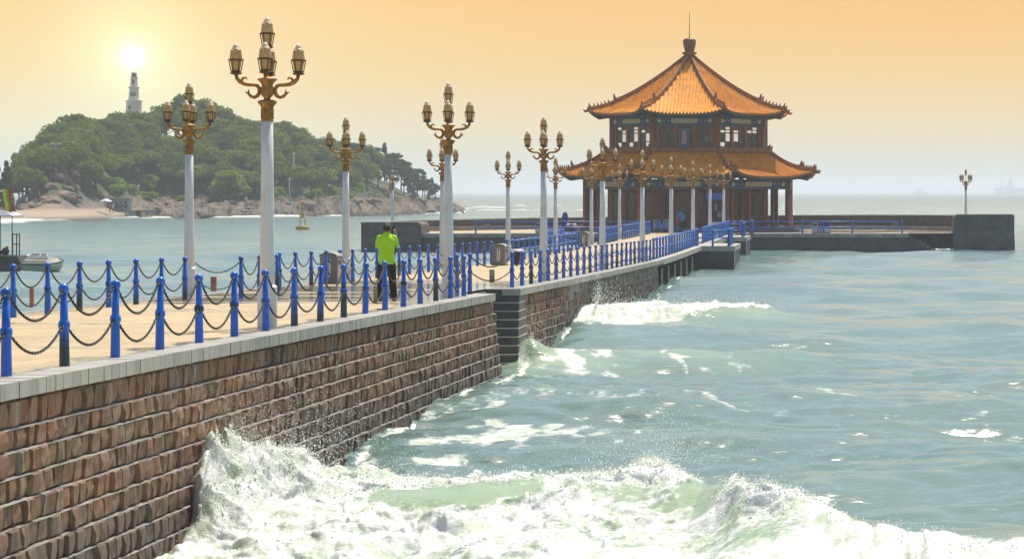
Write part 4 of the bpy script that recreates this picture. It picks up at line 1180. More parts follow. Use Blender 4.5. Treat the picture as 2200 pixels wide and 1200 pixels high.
put_lamp(px_x(2075, 203), 203, PZ - .02, R(28), 'white street lamp standing alone behind the far right parapet block', 'lamps on the platform')
put_lamp(px_x(843, 212), 212, PZ - .02, R(4), 'small distant street lamp behind the parapet block and the man', 'lamps on the platform')

# ------------------------------------------------------------------ blue posts and chains
m, n, l, b = nodes_of('blue_post_paint')
tc = n.new('ShaderNodeTexCoord'); pos = tc.outputs['Object']; oi = n.new('ShaderNodeObjectInfo')
geo = n.new('ShaderNodeNewGeometry')
sp = n.new('ShaderNodeSeparateXYZ'); l.new(pos, sp.inputs[0])
blu = mixrgb(n, l, mapr(n, l, noise(n, l, geo.outputs['Position'], 7, 5), .4, .7), (.008, .14, .66), (.008, .10, .48))
blu = mixrgb(n, l, mapr(n, l, noise(n, l, geo.outputs['Position'], 16, 6, .7), .60, .70, 0, .55), blu, (.05, .20, .52))
# soot and algae creeping up some of the posts
amt = mapr(n, l, mth(n, l, 'FRACT', mth(n, l, 'MULTIPLY', oi.outputs['Random'], 9.7)), .40, 1.0, -.45, 1.05)
h = mth(n, l, 'ADD', mth(n, l, 'MULTIPLY', noise(n, l, geo.outputs['Position'], 5, 5), .5), mth(n, l, 'MULTIPLY', sp.outputs['Z'], .9))
dirt = mapr(n, l, mth(n, l, 'SUBTRACT', amt, h), -.12, .18, smooth=True)
bc = mixrgb(n, l, mth(n, l, 'MULTIPLY', dirt, .92), blu, (.010, .035, .035))
l.new(bc, b.inputs['Base Color']); b.inputs['Roughness'].default_value = .3
M['bluepost'] = m
def make_post():
    rt = thing('chain_post', 'x', 'post')
    MB().lathe([(.061, 0), (.060, .03), (.053, .44), (.051, .50), (.048, .52), (.038, .86)], 14).build('shaft', M['bluepost'], rt)
    MB().lathe([(.045, .435), (.060, .445), (.068, .475), (.068, .50), (.060, .53), (.045, .54)], 14, cap=False).build('ring', M['bluepost'], rt)
    cp = MB().ball((0, 0, .905), .062, 14, 9).build('ball_cap', M['bluepost'], rt)
    for zz, rr, nm in ((.875, .058, 'upper'), (.475, .066, 'lower')):
        for sg in (-1, 1):
            e = MB(); e.tube([(.018 * math.cos(a), sg * (rr + .004), zz + .018 * math.sin(a)) for a in [2 * PI * k / 8 for k in range(8)]], .006, 5, closed=True)
            e.build('eyelet', M['chain'], rt)
    return rt
post0 = make_post(); post_first = True
def chain_mesh(span, dz, sag, name='chain'):
    """links along a hanging curve from (0,0,0) to (0,span,dz)"""
    N = 200
    pts = [Vector((0, span * t, dz * t - 4 * sag * t * (1 - t))) for t in [i / N for i in range(N + 1)]]
    acc = [0]
    for i in range(N): acc.append(acc[-1] + (pts[i + 1] - pts[i]).length)
    k = max(4, int(acc[-1] / .046)); mb = MB()
    for q in range(k):
        s = acc[-1] * (q + .5) / k
        i = min(int(np.searchsorted(acc, s)) - 1, N - 1); f = (s - acc[i]) / (acc[i + 1] - acc[i])
        c = pts[i].lerp(pts[i + 1], f); t = (pts[i + 1] - pts[i]).normalized()
        w = Vector((1, 0, 0)) if q % 2 else t.cross(Vector((1, 0, 0))).normalized()
        ring = []
        for a in range(8):
            an = 2 * PI * a / 8; ring.append(c + t * .032 * math.cos(an) + w * .0155 * math.sin(an))
        mb.tube(ring, .0072, 4, closed=True)
    return mb.mesh(name, M['chain'])
CH = {}
def chain(p0, p1, z, sag, label, group):
    d = Vector(p1) - Vector(p0); sp_ = math.hypot(d.x, d.y); key = (round(sp_, 1), round(d.z, 2), round(sag, 2))
    if key not in CH: CH[key] = chain_mesh(key[0] - .12, d.z * (sp_ - .12) / sp_, sag)
    h = math.atan2(-d.x, d.y)
    u = Vector((d.x, d.y, 0)).normalized() * .06
    o = link('rail_chain', CH[key], None, (p0[0] + u.x, p0[1] + u.y, p0[2] + z), (0, 0, h))
    return tag(o, label, 'chain', group)
rsag = random.Random(31)
def post_row(pts, where, gname, ordstart=1, skip=()):
    global post_first
    prev = None
    for i, (x, y) in enumerate(pts):
        z = deckz(y)
        o = post0 if post_first else copy_tree(post0); post_first = False
        o.location = (x, y, z - .01)
        if prev:
            o.rotation_euler = (R(rsag.uniform(-.9, .9)), R(rsag.uniform(-.9, .9)), math.atan2(-(x - prev[0]), y - prev[1]))
        tag(o, f'blue post with ball cap, {ordn(i + ordstart)} of {where}', 'post', gname)
        if prev and i not in skip:
            lng = math.hypot(x - prev[0], y - prev[1])
            sg = rsag.choice((.31, .34, .36)) if lng < 2.6 else .27
            a, b_ = ordn(i + ordstart - 1), ordn(i + ordstart)
            chain(prev, (x, y, z), .875, sg + random.uniform(-.02, .02) * 0, f'upper black chain between {a} and {b_} posts of {where}', 'chains of ' + where)
            chain(prev, (x, y, z), .475, sg * .86, f'lower black chain between {a} and {b_} posts of {where}', 'chains of ' + where)
        prev = (x, y, z)
row1 = [(-9.0, 25.28 + 2.02 * i) for i in range(18)]
post_row(row1, 'the near seaward rail', 'posts of the near seaward rail')
inset = [(-9.0, row1[-1][1]), (-9.65, 62.8), (-9.65, 64.9), (-9.0, 68.1)]
post_row([(-9.65, 62.8), (-9.65, 64.9)], 'the short rail round the boat steps', 'posts round the boat steps')
for a, b_, t in ((inset[0], inset[1], 'nearer'), (inset[2], inset[3], 'farther')):
    p0 = (a[0], a[1], deckz(a[1])); p1 = (b_[0], b_[1], deckz(b_[1]))
    for z, s, nm in ((.875, .36 if t == 'nearer' else .30, 'upper'), (.475, .26, 'lower')): chain(p0, p1, z, s, f'{nm} black chain closing the {t} side of the boat steps', 'chains round the boat steps')
row2 = [(-9.0, 68.1 + 2.04 * i) for i in range(24)]
post_row(row2, 'the second seaward rail', 'posts of the second seaward rail')
row3 = [(-14.9, 43.6 + 1.96 * i) for i in range(8)]
post_row(row3, 'the near island-side rail', 'posts of the near island-side rail')
row4 = [(-13.9, 58.4), (-13.9, 60.2), (-13.9, 62.1)]
post_row(row4, 'the short rail on wet paving', 'posts of the short island-side rail')
p0 = (row3[-1][0], row3[-1][1], deckz(row3[-1][1])); p1 = (row4[0][0], row4[0][1], deckz(row4[0][1]))
chain((p0[0] + .1, p0[1] + .3, p0[2]), p1, .80, .22, 'upper black chain above a faded red plate beside the first island-side lamp', 'chains by the island-side lamp'); chain((p0[0] + .1, p0[1] + .3, p0[2]), p1, .42, .22, 'lower black chain below a faded red plate beside the first island-side lamp', 'chains by the island-side lamp')
row5 = [(-14.9, 66.8 + 1.97 * i) for i in range(21)]
post_row(row5, 'the second island-side rail', 'posts of the second island-side rail')

# ------------------------------------------------------------------ railings with bars beyond the chains
def railing(pts, label, spacing=2.0, h=.96, z=None):
    rt = thing('blue_railing', label, 'railing', (pts[0][0], pts[0][1], 0), 0, 'blue bar railings of the far pier')
    ox, oy = pts[0]
    pm = MB().lathe([(.065, 0), (.06, .5), (.055, h - .07), (.075, h - .03), (.06, h + .02), (.01, h + .05)], 8).mesh('rail_post', M['blue'])
    for (xa, ya), (xb, yb) in zip(pts[:-1], pts[1:]):
        L = math.hypot(xb - xa, yb - ya); k = max(1, int(round(L / spacing)))
        for i in range(k + 1):
            t = i / k; x, y = xa + (xb - xa) * t, ya + (yb - ya) * t
            link('rail_post', pm, rt, (x - ox, y - oy, z if z is not None else deckz(y)))
        for hh in (h - .06, h * .5):
            za, zb_ = (z, z) if z is not None else (deckz(ya), deckz(yb))
            MB().tube([(xa - ox, ya - oy, za + hh), (xb - ox, yb - oy, zb_ + hh)], .035, 6).build('rail_bar', M['blue'], rt)
railing([(-9.0, 117.0), (-9.0, 151.0)], 'long blue bar railing on the seaward edge after the chains', 2.0)
railing([(-8.9, 148.3), (-7.05, 148.3), (-7.05, 152.6)], 'blue bar railing round the nearer boat landing', 1.1)
railing([(-9.0, 156.0), (-9.0, 171.5)], 'blue bar railing behind the nearer boat landing', 1.6)
railing([(-9.0, 174.5), (-9.0, 190.4), (-8.2, 190.9)], 'blue bar railing between the two boat landings and platform', 1.7)
railing([(-8.9, 176.8), (-7.45, 176.8), (-7.45, 180.5)], 'blue bar railing round the farther boat landing', 1.0)
railing([(-8.1, 191.25), (-7.45, 191.25), (-7.45, 193.4)], 'short blue railing at the platform corner', 1.0, z=PZ)
railing([(-7.3, 191.6), (px_x(1938, 191.6), 191.6)], 'long blue two-bar railing along the right of the platform', 4.4, z=PZ)
railing([(px_x(1022, 191.6), 191.6), (-15.9, 191.6)], 'long blue two-bar railing along the left of the platform', 5.6, z=PZ)
railing([(-14.9, 111.0), (-14.9, 139.0)], 'long blue bar railing on the island side after the chains', 2.0)
railing([(-14.9, 140.5), (-16.8, 140.5), (-16.8, 150)], 'blue bar railing round the island-side landing', 1.4)
railing([(-14.9, 151.5), (-14.9, 163.5)], 'blue bar railing on the island side behind the lamp', 1.3)
railing([(-14.9, 167.5), (-14.9, 190.0)], 'blue bar railing on the island side nearest the pavilion', 1.7)
il = thing('boat_landing', 'boat landing jutting from the island side of the far pier', 'landing', (-17, 140.2, 0))
MB().box(-.1, 1.7, .06, 11, -2.2, deckz(141) - .3).build('landing_wall', M['darkwall'], il); MB().box(-.15, 1.7, 0, 11.05, deckz(141) - .295, deckz(141) + .003).build('landing_slab', M['concrete'], il)

# ------------------------------------------------------------------ things standing on the pier
def make_bin():
    rt = thing('litter_bin', 'x', 'bin')
    # taupe housing: arched front panel extruded back
    arch = [(-.25, .06), (.25, .06), (.25, .70), (.235, .76)] + [(.235 * math.cos(a), .76 + .10 * math.sin(a)) for a in np.linspace(.25, PI - .25, 8)] + [(-.235, .76), (-.25, .70)]
    MB().prism(arch, 'y', -.24, .24).build('housing', M['bin'], rt)
    cap_ = [(.275 * math.cos(a), .77 + .115 * math.sin(a)) for a in np.linspace(0, PI, 12)]
    inn = [(.255 * math.cos(a), .765 + .10 * math.sin(a)) for a in np.linspace(PI, 0, 12)]
    MB().prism(cap_ + inn, 'y', -.275, .275).build('arched_lid', M['bincap'], rt)
    MB().box(.251, .262, -.17, .17, .12, .70).build('steel_door', M['steel'], rt)
    MB().box(.263, .268, -.10, .10, .54, .66).build('mouth', M['black'], rt)
    MB().box(-.28, .28, -.27, .27, 0, .059).build('base', M['concrete'], rt)
    lb = MB().box(-.065, .065, -.246, -.241, .18, .70).build('notice_strip', M['paper'], rt)
    MB().box(-.04, .04, -.2495, -.2465, .60, .675).build('notice_emblem', M['blueprint'], lb)
    rs = random.Random(3)
    for k in range(6):
        z = .545 - .062 * k; c = MB()
        for q in range(3):
            c.box(-.025 + rs.uniform(0, .01), .025 - rs.uniform(0, .01), -.2492, -.2465, z - .021 + .016 * q, z - .021 + .016 * q + .009)
        c.box(-.006, .004, -.2494, -.2467, z - .023, z + .023); c.build('printed_character', M['redprint'], lb)
    return rt
bin0 = make_bin()
for i, (x, y, rz, lab) in enumerate(((px_x(711, 73.6), 73.6, -6, 'taupe litter bin with white notice strip, nearest the man in green'), (px_x(1074, 103.5), 103.5, -6, 'taupe litter bin with white notice strip, beyond the chained gap by the steps'), (px_x(1255, 146), 146, -4, 'taupe litter bin with white notice strip, far along by the bar railing'))):
    o = bin0 if i == 0 else copy_tree(bin0)
    o.location = (x, y, deckz(y)); o.rotation_euler = (0, 0, R(rz)); tag(o, lab, 'bin', 'litter bins on the pier')
# black tub bin
tb = thing('tub_bin', 'low black tub with wide rim beside a litter bin', 'bin', (px_x(1111, 105), 105, deckz(105)))
MB().lathe([(.20, 0), (.24, .04), (.28, .52)], 14).build('tub', M['black'], tb); MB().lathe([(.27, .525), (.36, .53), (.36, .57), (.30, .59), (.26, .63), (.10, .65)], 14).build('rim', M['bincap'], tb)
# small notice plates hung between the upper and lower chains
def board(x, y, w, h, material, label, z=None):
    b_ = thing('notice_plate', label, 'plate', (x, y, deckz(y) + .165), 0, None)
    MB().box(-w / 2, w / 2, -.02, .02, 0, h).build('panel', material, b_)
    MB().box(-w / 2 + .02, w / 2 - .02, -.024, -.021, h * .55, h * .9).build('faded_notice', M['redprint'] if material is M['post'] else M['bincap'], b_)
board(px_x(459, 57.75), 57.75, .13, .33, M['post'], 'small faded red plate hung on the chains next to the first island-side lamp')
board(-14.9, 46.6, .075, .33, M['post'], 'narrow faded red plate hung on the island-side chains near the boats')
board(px_x(1057, 66.6), 66.6, .13, .34, M['greypost'], 'small grey plate hung on the chains closing the boat steps')
board(-9.0, 48.5, .065, .33, M['greypost'], 'narrow grey plate hung on the near chains just left of the man')

# ------------------------------------------------------------------ man photographing
def skin_mesh(name, V, E, rad, root, sub, material):
    me = bpy.data.meshes.new(name); me.from_pydata(V, E, [])
    o = bpy.data.objects.new(name, me); COL.objects.link(o)
    sk = o.modifiers.new('s', 'SKIN'); sk.use_smooth_shade = True
    ss = o.modifiers.new('d', 'SUBSURF'); ss.levels = sub; ss.render_levels = sub
    for i, r_ in enumerate(rad): me.skin_vertices[0].data[i].radius = r_ if isinstance(r_, tuple) else (r_, r_)
    for i in range(len(V)): me.skin_vertices[0].data[i].use_root = (i == root)
    dg = bpy.context.evaluated_depsgraph_get(); dg.update()
    out = bpy.data.meshes.new_from_object(o.evaluated_get(dg))
    bpy.data.objects.remove(o); out.name = name
    out.materials.clear(); out.materials.append(material)
    out.polygons.foreach_set('use_smooth', [True] * len(out.polygons))
    return out
def chainv(V, E, rad, start, pts):
    p = start
    for q, r_ in pts:
        V.append(q); rad.append(r_); E.append((p, len(V) - 1)); p = len(V) - 1
    return p
man = thing('person', 'man in lime green shirt and black trousers seen from behind, raising a phone', 'person', (px_x(831, 56.2), 56.2, deckz(56.2)), R(4))
V = [(0, 0, .95)]; E = []; rad = [.13]
ch = chainv(V, E, rad, 0, [((0, -.01, 1.10), .125), ((0, -.01, 1.26), .115), ((0, 0, 1.36), .08)])
nk = chainv(V, E, rad, ch, [((0, .02, 1.47), .055), ((0, .04, 1.545), .075), ((0, .045, 1.62), .088), ((0, .04, 1.69), .055)])
for sg in (-1, 1):
    kx = chainv(V, E, rad, 0, [((sg * .10, 0, .86), .095), ((sg * .125, .02, .50), .062), ((sg * .15, -.01, .12), .042), ((sg * .155, -.02, .055), .042)])
    chainv(V, E, rad, kx, [((sg * .165, .10, .035), .038), ((sg * .17, .17, .028), .028)])
    a = chainv(V, E, rad, 3, [((sg * .14, 0, 1.36), .045), ((sg * .19, .06, 1.16), .042), ((sg * .18, .21, 1.22), .035), ((sg * .12 + .04, .31, 1.45), .028), ((sg * .085 + .045, .33, 1.51), .028)])
    hb = V[a]
    for k, (dx, dz, ln) in enumerate(((-.024, .02, .9), (-.008, .03, 1.05), (.008, .03, 1.0), (.024, .022, .8))):
        chainv(V, E, rad, a, [((hb[0] + sg * dx * .5, hb[1] + .025, hb[2] + .03 + dz), .010), ((hb[0] - sg * .02 + sg * dx * .3, hb[1] + .04, hb[2] + .045 * ln + dz), .009), ((hb[0] - sg * .035, hb[1] + .028, hb[2] + .05 * ln + dz), .008)])
    chainv(V, E, rad, a, [((hb[0] - sg * .02, hb[1] - .015, hb[2] + .02), .011), ((hb[0] - sg * .035, hb[1] - .01, hb[2] + .05), .009)])
link('body', skin_mesh('body', V, E, rad, 0, 2, M['skin']), man)
fc = MB(); fc.ball((-.088, .05, 1.60), .022, 8, 6); fc.ball((.088, .05, 1.60), .022, 8, 6); fc.build('ears', M['skin'], man)
fc = MB(); fc.tube([(0, .128, 1.625), (0, .15, 1.585), (0, .13, 1.575)], [.008, .016, .012], 6); fc.build('nose', M['skin'], man)
fc = MB(); fc.ball((-.033, .122, 1.62), .010, 6, 5); fc.ball((.033, .122, 1.62), .010, 6, 5); fc.tube([(-.028, .124, 1.545), (0, .13, 1.543), (.028, .124, 1.545)], .005, 5); fc.build('eyes_and_mouth', M['hair'], man)
hr = MB(); rings = []
for zz, rx, ry, yo in ((1.535, .066, .05, .0), (1.57, .087, .085, .012), (1.61, .096, .098, .022), (1.65, .094, .100, .032), (1.69, .076, .084, .036), (1.715, .046, .052, .036), (1.722, .01, .012, .036)):
    rings.append([(rx * math.cos(a) * 1.0, yo + ry * math.sin(a) - (.03 if zz < 1.63 else 0), zz) for a in [2 * PI * k / 18 for k in range(18)]])
hr.loft(rings, True).build('hair', M['hair'], man)
# shirt: body of the shirt and two short sleeves as one shell
sh = MB(); rings = []; rs = random.Random(8)
for zz, rx, ry, yo in ((.80, .205, .135, -.012), (.83, .207, .138, -.01), (.92, .198, .132, -.008), (1.02, .195, .130, -.012), (1.10, .198, .134, -.018), (1.20, .215, .142, -.022), (1.30, .226, .145, -.018), (1.37, .215, .125, -.008), (1.42, .15, .10, .005), (1.455, .085, .08, .014), (1.485, .068, .068, .018)):
    rx *= .87
    rings.append([(rx * math.copysign(abs(math.cos(a)) ** .85, math.cos(a)) + rs.uniform(-.004, .004), yo + ry * math.copysign(abs(math.sin(a)) ** .85, math.sin(a)) + .006 * math.sin(5 * a + zz * 20), zz + .012 * math.sin(3 * a)) for a in [2 * PI * k / 26 for k in range(26)]])
sh.loft(rings, True)
for sg in (-1, 1):
    sh.tube([(sg * .10, 0, 1.375), (sg * .15, .005, 1.372), (sg * .182, .03, 1.30), (sg * .198, .06, 1.20), (sg * .20, .065, 1.155)], [.075, .076, .068, .062, .06], 14)
shirt = sh.build('shirt', M['lime'], man)
MB().tube([(.180, -.03, 1.26), (.186, -.02, 1.12), (.178, -.02, .98)], [.012, .020, .012], 6, flat=.4).build('side_stripe', M['trousers'], shirt)
MB().lathe([(.070, 0), (.074, .02), (.062, .035)], 16, (0, .016, 1.462), cap=False).build('collar', M['lime'], shirt)
tr_ = MB(); rings = []
for zz, rx, ry in ((.86, .185, .125), (.80, .19, .128)): rings.append([(rx * math.cos(a), -.008 + ry * math.sin(a), zz) for a in [2 * PI * k / 20 for k in range(20)]])
tr_.loft(rings[::-1], True)
for sg in (-1, 1):
    rr = []
    for zz, cx, cyy, r1 in ((.82, .088, -.005, .108), (.72, .100, 0, .108), (.5, .118, .012, .088), (.3, .135, .0, .080), (.12, .148, -.005, .078), (.035, .15, .0, .082)):
        rr.append([(sg * cx + r1 * math.cos(a), cyy + r1 * 1.08 * math.sin(a) + .006 * math.sin(4 * a + zz * 30), zz) for a in [2 * PI * k / 16 for k in range(16)]])
    tr_.loft(rr[::-1], True)
tr_.build('trousers', M['trousers'], man)
for sg in (-1, 1):
    sho = MB(); sho.loft([[(sg * .16 + .048 * math.cos(a), .06 + .135 * math.sin(a), z) for a in [2 * PI * k / 14 for k in range(14)]] for z in (0, .03)] + [[(sg * .155 + .04 * math.cos(a), .03 + .085 * math.sin(a), .075) for a in [2 * PI * k / 14 for k in range(14)]]], True).build('shoe', M['black'], man)
ph = thing('phone', 'dark phone held up by the man in green', 'phone', (man.location.x + .075, man.location.y + .365, man.location.z + 1.555), R(4))
MB().bevbox(-.038, .038, -.005, .005, -.075, .075, .004).build('phone_case', M['black'], ph); MB().box(-.034, .034, -.0085, -.0055, -.07, .07).build('screen', M['pane_dark'], ph)

# ------------------------------------------------------------------ things in front of the pavilion
fy = PY - 8.9
def at_front(px, y=None): y = y or fy - .7; return px_x(px, y), y
sg_blue = mat('bright_blue_plastic', (.03, .10, .50), .4, var=.3, vscale=3)
sg_sky = mat('sky_blue_plastic', (.06, .24, .62), .4, var=.3)
redm = mat('red_plastic', (.45, .03, .025), .45, var=.3); whm = mat('white_plastic', (.62, .62, .64), .45, var=.15)
# kiosk: blue fascia, dark counter with white notices
x, y = at_front(1537, 196.4)
k = thing('ticket_kiosk', 'dark ticket kiosk with bright blue fascia and white notices before the pavilion', 'kiosk', (x, y, PZ))
MB().box(-.62, .62, .35, .42, 0, 2.55).build('back_panel', mat('kiosk_panel', (.06, .02, .03), .5, var=.4), k)
for sx in (-.62, .56): MB().box(sx, sx + .06, -.35, .36, 0, 2.5).build('side_post', M['signblue'], k)
MB().box(-.68, .68, -.42, .44, 2.50, 3.0).build('fascia', sg_blue, k)
MB().box(-.60, .55, -.38, .30, 0, .85).build('counter', M['signblue'], k)
MB().box(-.30, .40, -.41, -.381, .12, .80).build('poster', whm, k); MB().box(-.05, .22, -.418, -.411, .30, .55).build('poster_picture', redm, k)
for (xa, xb, za, zb_) in ((-.08, .10, 2.02, 2.14), (-.08, .10, 1.86, 1.98), (-.08, .10, 1.70, 1.82), (.16, .55, 1.42, 1.56), (.14, .55, 1.22, 1.36), (.28, .46, 1.06, 1.18), (-.56, -.3, 1.82, 1.92)):
    nt = MB(); q = xa
    while q < xb - .03: nt.box(q, q + .05, .335, .349, za, zb_); q += .075
    nt.build('white_notice', whm, k)
# folded deck chairs leaning by the wall
def deckchair(px, label, a, material):
    x, y = at_front(px, 196.8)
    c = thing('folding_chair', label, 'chair', (x, y, PZ + .02), R(a))
    f = MB()
    for s in (-.28, .28): f.tube([(s, 0, .05), (s * .9, .25, .95)], .025, 6); f.tube([(s, .28, .02), (s * .9, -.1, .6)], .025, 6)
    f.tube([(-.25, .25, .95), (.25, .25, .95)], .025, 6); f.build('frame', whm, c)
    MB().add([(-.25, .02, .25), (.25, .02, .25), (.23, .22, .88), (-.23, .22, .88), (-.25, .05, .24), (.25, .05, .24), (.23, .25, .87), (-.23, .25, .87)], [(0, 1, 2, 3), (7, 6, 5, 4), (0, 4, 5, 1), (1, 5, 6, 2), (2, 6, 7, 3), (3, 7, 4, 0)]).build('seat_cloth', material, c)
deckchair(1413, 'folded chair with blue cloth leaning at the left of the pavilion front', 24, sg_sky)
deckchair(1428, 'folded chair with pale blue cloth lying nearer the first far lamp', -30, sg_sky)
x, y = at_front(1420, 197.2); bt = thing('blue_table', 'low dark blue stall table behind the folded chairs', 'table', (x, y, PZ))
MB().box(-.75, .75, -.05, .4, .02, .72).build('skirt', M['signblue'], bt); MB().box(-.8, .8, -.1, .45, .721, .76).build('top', sg_blue, bt); MB().box(.35, .72, -.05, .3, .761, 1.02).build('red_box', redm, bt)
x, y = at_front(1462, 197); um = thing('round_sign', 'round bright blue sign on a stand before the pavilion door', 'sign', (x, y, PZ))
MB().lathe([(.22, 0), (.22, .05), (.03, .06), (.03, .9)], 12).build('stand', M['black'], um)
o_ = MB().lathe([(.36, -.03), (.38, 0), (.36, .03)], 16).build('disc', sg_sky, um, (0, 0, 1.18), (R(80), 0, 0)); MB().lathe([(.10, .032), (.10, .05)], 12).build('emblem', sg_blue, o_)
x, y = at_front(1455, 196.7); fe = thing('fire_point', 'slim red pillar above a sky blue tub before the pavilion door', 'stand', (x, y, PZ))
MB().lathe([(.24, 0), (.29, .45), (.30, .48)], 12).build('tub', sg_sky, fe); MB().lathe([(.11, .49), (.16, .75), (.12, 1.1), (.05, 1.3)], 10).build('red_cone', redm, fe)
x, y = at_front(1506, 197.1); pl_ = thing('potted_plant', 'small potted flowers at the foot of the pavilion column', 'plant', (x, y, PZ))
MB().lathe([(.16, 0), (.22, .3)], 10).build('pot', M['post'], pl_)
# recycling bins on the platform
def recycling(px, label, dirn):
    y = 192.6; r_ = thing('recycling_bins', label, 'bin', (px_x(px, y), y, PZ))
    for i, (c, x0, w) in enumerate(((M['bincap'], -.70, .42), (redm, -.27, .20), (sg_blue, -.06, .20), (M['signblue'], .15, .52))):
        b_ = MB().box(x0, x0 + w, -.25, .25, .02, .86).build('compartment', c, r_)
        MB().box(x0 + .05, x0 + w - .05, -.258, -.251, .10, .38).build('white_label', whm, b_); MB().box(x0 + .05, x0 + w - .05, -.256, -.251, .60, .72).build('slot', M['black'], b_)
    MB().box(-.74, .72, -.29, .29, .861, .90).build('lid', M['bincap'], r_)
recycling(1765, 'row of grey, red and blue recycling bins on the right of the platform', 1)
recycling(1171, 'row of grey, red and blue recycling bins on the left of the platform', 1)
y = 193.5; tp = thing('covered_stand', 'tall dark blue covered stand by the island-side railing', 'stand', (px_x(1214, y), y, PZ))
MB().loft([[(sx * (1 - .1 * q), .22 * (1 - .1 * q) * w, z) for sx, w in ((-.24, -1), (.24, -1), (.24, 1), (-.24, 1))] for q, z in ((0, .05), (.5, .8), (1, 1.25), (4, 1.5), (8, 1.62))]).build('cover', M['signblue'], tp)
y = 193.2
for dx, mt, lab in ((.45, redm, 'red bundle beside the dark blue covered stand'), (.72, whm, 'white bundle beside the dark blue covered stand'), (.22, whm, 'small pale bag against the dark blue covered stand')):
    b_ = thing('goods_bundle', lab, 'bundle', (px_x(1214, y) + dx, y, PZ + .6)); s_ = MB(); s_.ball((0, 0, 0), .17, 9, 7, .85); s_.build('wrapped_goods', mt, b_)
    MB().box(-.17, .17, -.15, .15, -.6, -.13).build('crate', M['parapet'], b_)
for px, yy, zz, lab in ((1925, 214.4, 1.72, 'pale square plaque on the parapet right of the pavilion'), (1042, 215.6, 1.55, 'pale square plaque on the parapet left of the pavilion')):
    X = px_x(px, yy)
    a = math.acos(max(-1, min(1, (X - AX) / (RO - .95)))); yy = CY + (RO - .95 + 4) * math.sin(a)
    X = px_x(px, yy); a = math.acos((X - AX) / (RO - .95)); yy = CY + (RO + 3.05) * math.sin(a) - .12
    q = thing('plaque', lab, 'plaque', (X, yy, zz), a - PI / 2); MB().box(-.32, .32, -.06, .10, -.26, .26).build('plate', M['bincap'], q); MB().box(-.26, .26, -.068, -.061, -.2, .2).build('inscription', M['concrete'], q)

# ------------------------------------------------------------------ boats and buoy
wy = 142.0
hullm = mat('dark_hull', (.028, .03, .042), .5, col2=(.06, .055, .055), vscale=2, bump=.3)
bg = thing('work_boat', 'dark work boat with white canopy and bright flags at the left edge', 'boat', (px_x(-35, wy), wy, -.05))
prof = [(-2.4, 0), (1.6, 0), (2.0, .2), (2.28, .62), (2.12, .98), (1.5, 1.02), (-2.4, .98)]
MB().prism(prof, 'y', -.8, .8).build('hull', hullm, bg)
MB().box(-2.4, 2.0, -.84, -.801, .94, 1.0).build('rubbing_strake', M['concrete'], bg)
gear = MB(); gear.box(-.3, .9, -.3, .3, 1.02, 1.22); gear.ball((1.2, 0, 1.2), .22, 8, 6); gear.tube([(.9, .1, 1.1), (1.3, .1, 1.45)], .08, 6); gear.build('deck_gear', M['black'], bg)
for px in (1, 26):
    MB().tube([(px_x(px, wy) - bg.location.x, 0, 1.0), (px_x(px, wy) - bg.location.x, 0, 3.2)], .025, 6).build('canopy_post', M['chain'], bg)
cx = px_x(0, wy) - bg.location.x
MB().loft([[(cx - 2 + i, -.9, 3.18), (cx + .98 - i * .2, -.9, 3.18), (cx + .98 - i * .2, .9, 3.18), (cx - 2 + i, .9, 3.18)] if i == 0 else [(cx - 2, -.7, 3.5), (cx + .55, -.7, 3.42), (cx + .55, .7, 3.42), (cx - 2, .7, 3.5)] for i in (0, 1)]).build('canopy', whm, bg)
MB().box(cx - 2, cx + 1.0, -.92, .92, 3.13, 3.175).build('canopy_edge', hullm, bg)
rk = MB()
for dx in (.70, .92, 1.08): rk.tube([(cx + dx, 0, 1.0), (cx + dx, 0, 2.22)], .035, 6)
rk.tube([(cx + .70, 0, 2.15), (cx + 1.08, 0, 2.15)], .03, 6); rk.tube([(cx + .70, 0, 1.6), (cx + 1.08, 0, 1.6)], .03, 6); rk.build('gantry', hullm, bg)
def flag(dx, material, lab, z0=3.35, h=1.25, w=.20):
    f = thing('flag', lab, 'flag', (bg.location.x + cx + dx, wy, z0 - .05), 0, 'flags on the work boat'); r_ = MB()
    rows = []
    for k in range(7):
        t = k / 6; rows.append([(-.11 * (1 - t) * 0 - .16 * t + (w * s) + .02 * math.sin(6 * t), .02 * math.sin(9 * t + 3 * s), h * t + .05) for s in (0, .5, 1)])
    v = [p for q in rows for p in q]; v2 = [(a, b_ + .012, c) for a, b_, c in v]
    fs = [(j * 3 + i, j * 3 + i + 1, (j + 1) * 3 + i + 1, (j + 1) * 3 + i) for j in range(6) for i in range(2)]
    r_.add(v + v2, fs + [tuple(21 + q for q in ff[::-1]) for ff in fs], True); r_.build('cloth', material, f)
    MB().tube([(w, .03, 0), (w - .16, .03, h + .12)], .012, 5).build('staff', M['chain'], f)
flag(.30, mat('yellow_cloth', (.75, .62, .02), .7, var=.2), 'yellow flag on the work boat canopy'); flag(.48, mat('green_cloth', (.10, .45, .05), .7, var=.2), 'green flag on the work boat canopy', w=.14); flag(.62, mat('red_cloth', (.65, .02, .015), .7, var=.2), 'red flag on the work boat canopy'); flag(.76, mat('grey_cloth', (.25, .33, .33), .7, var=.2), 'grey-green flag on the work boat canopy', w=.12, h=1.0)

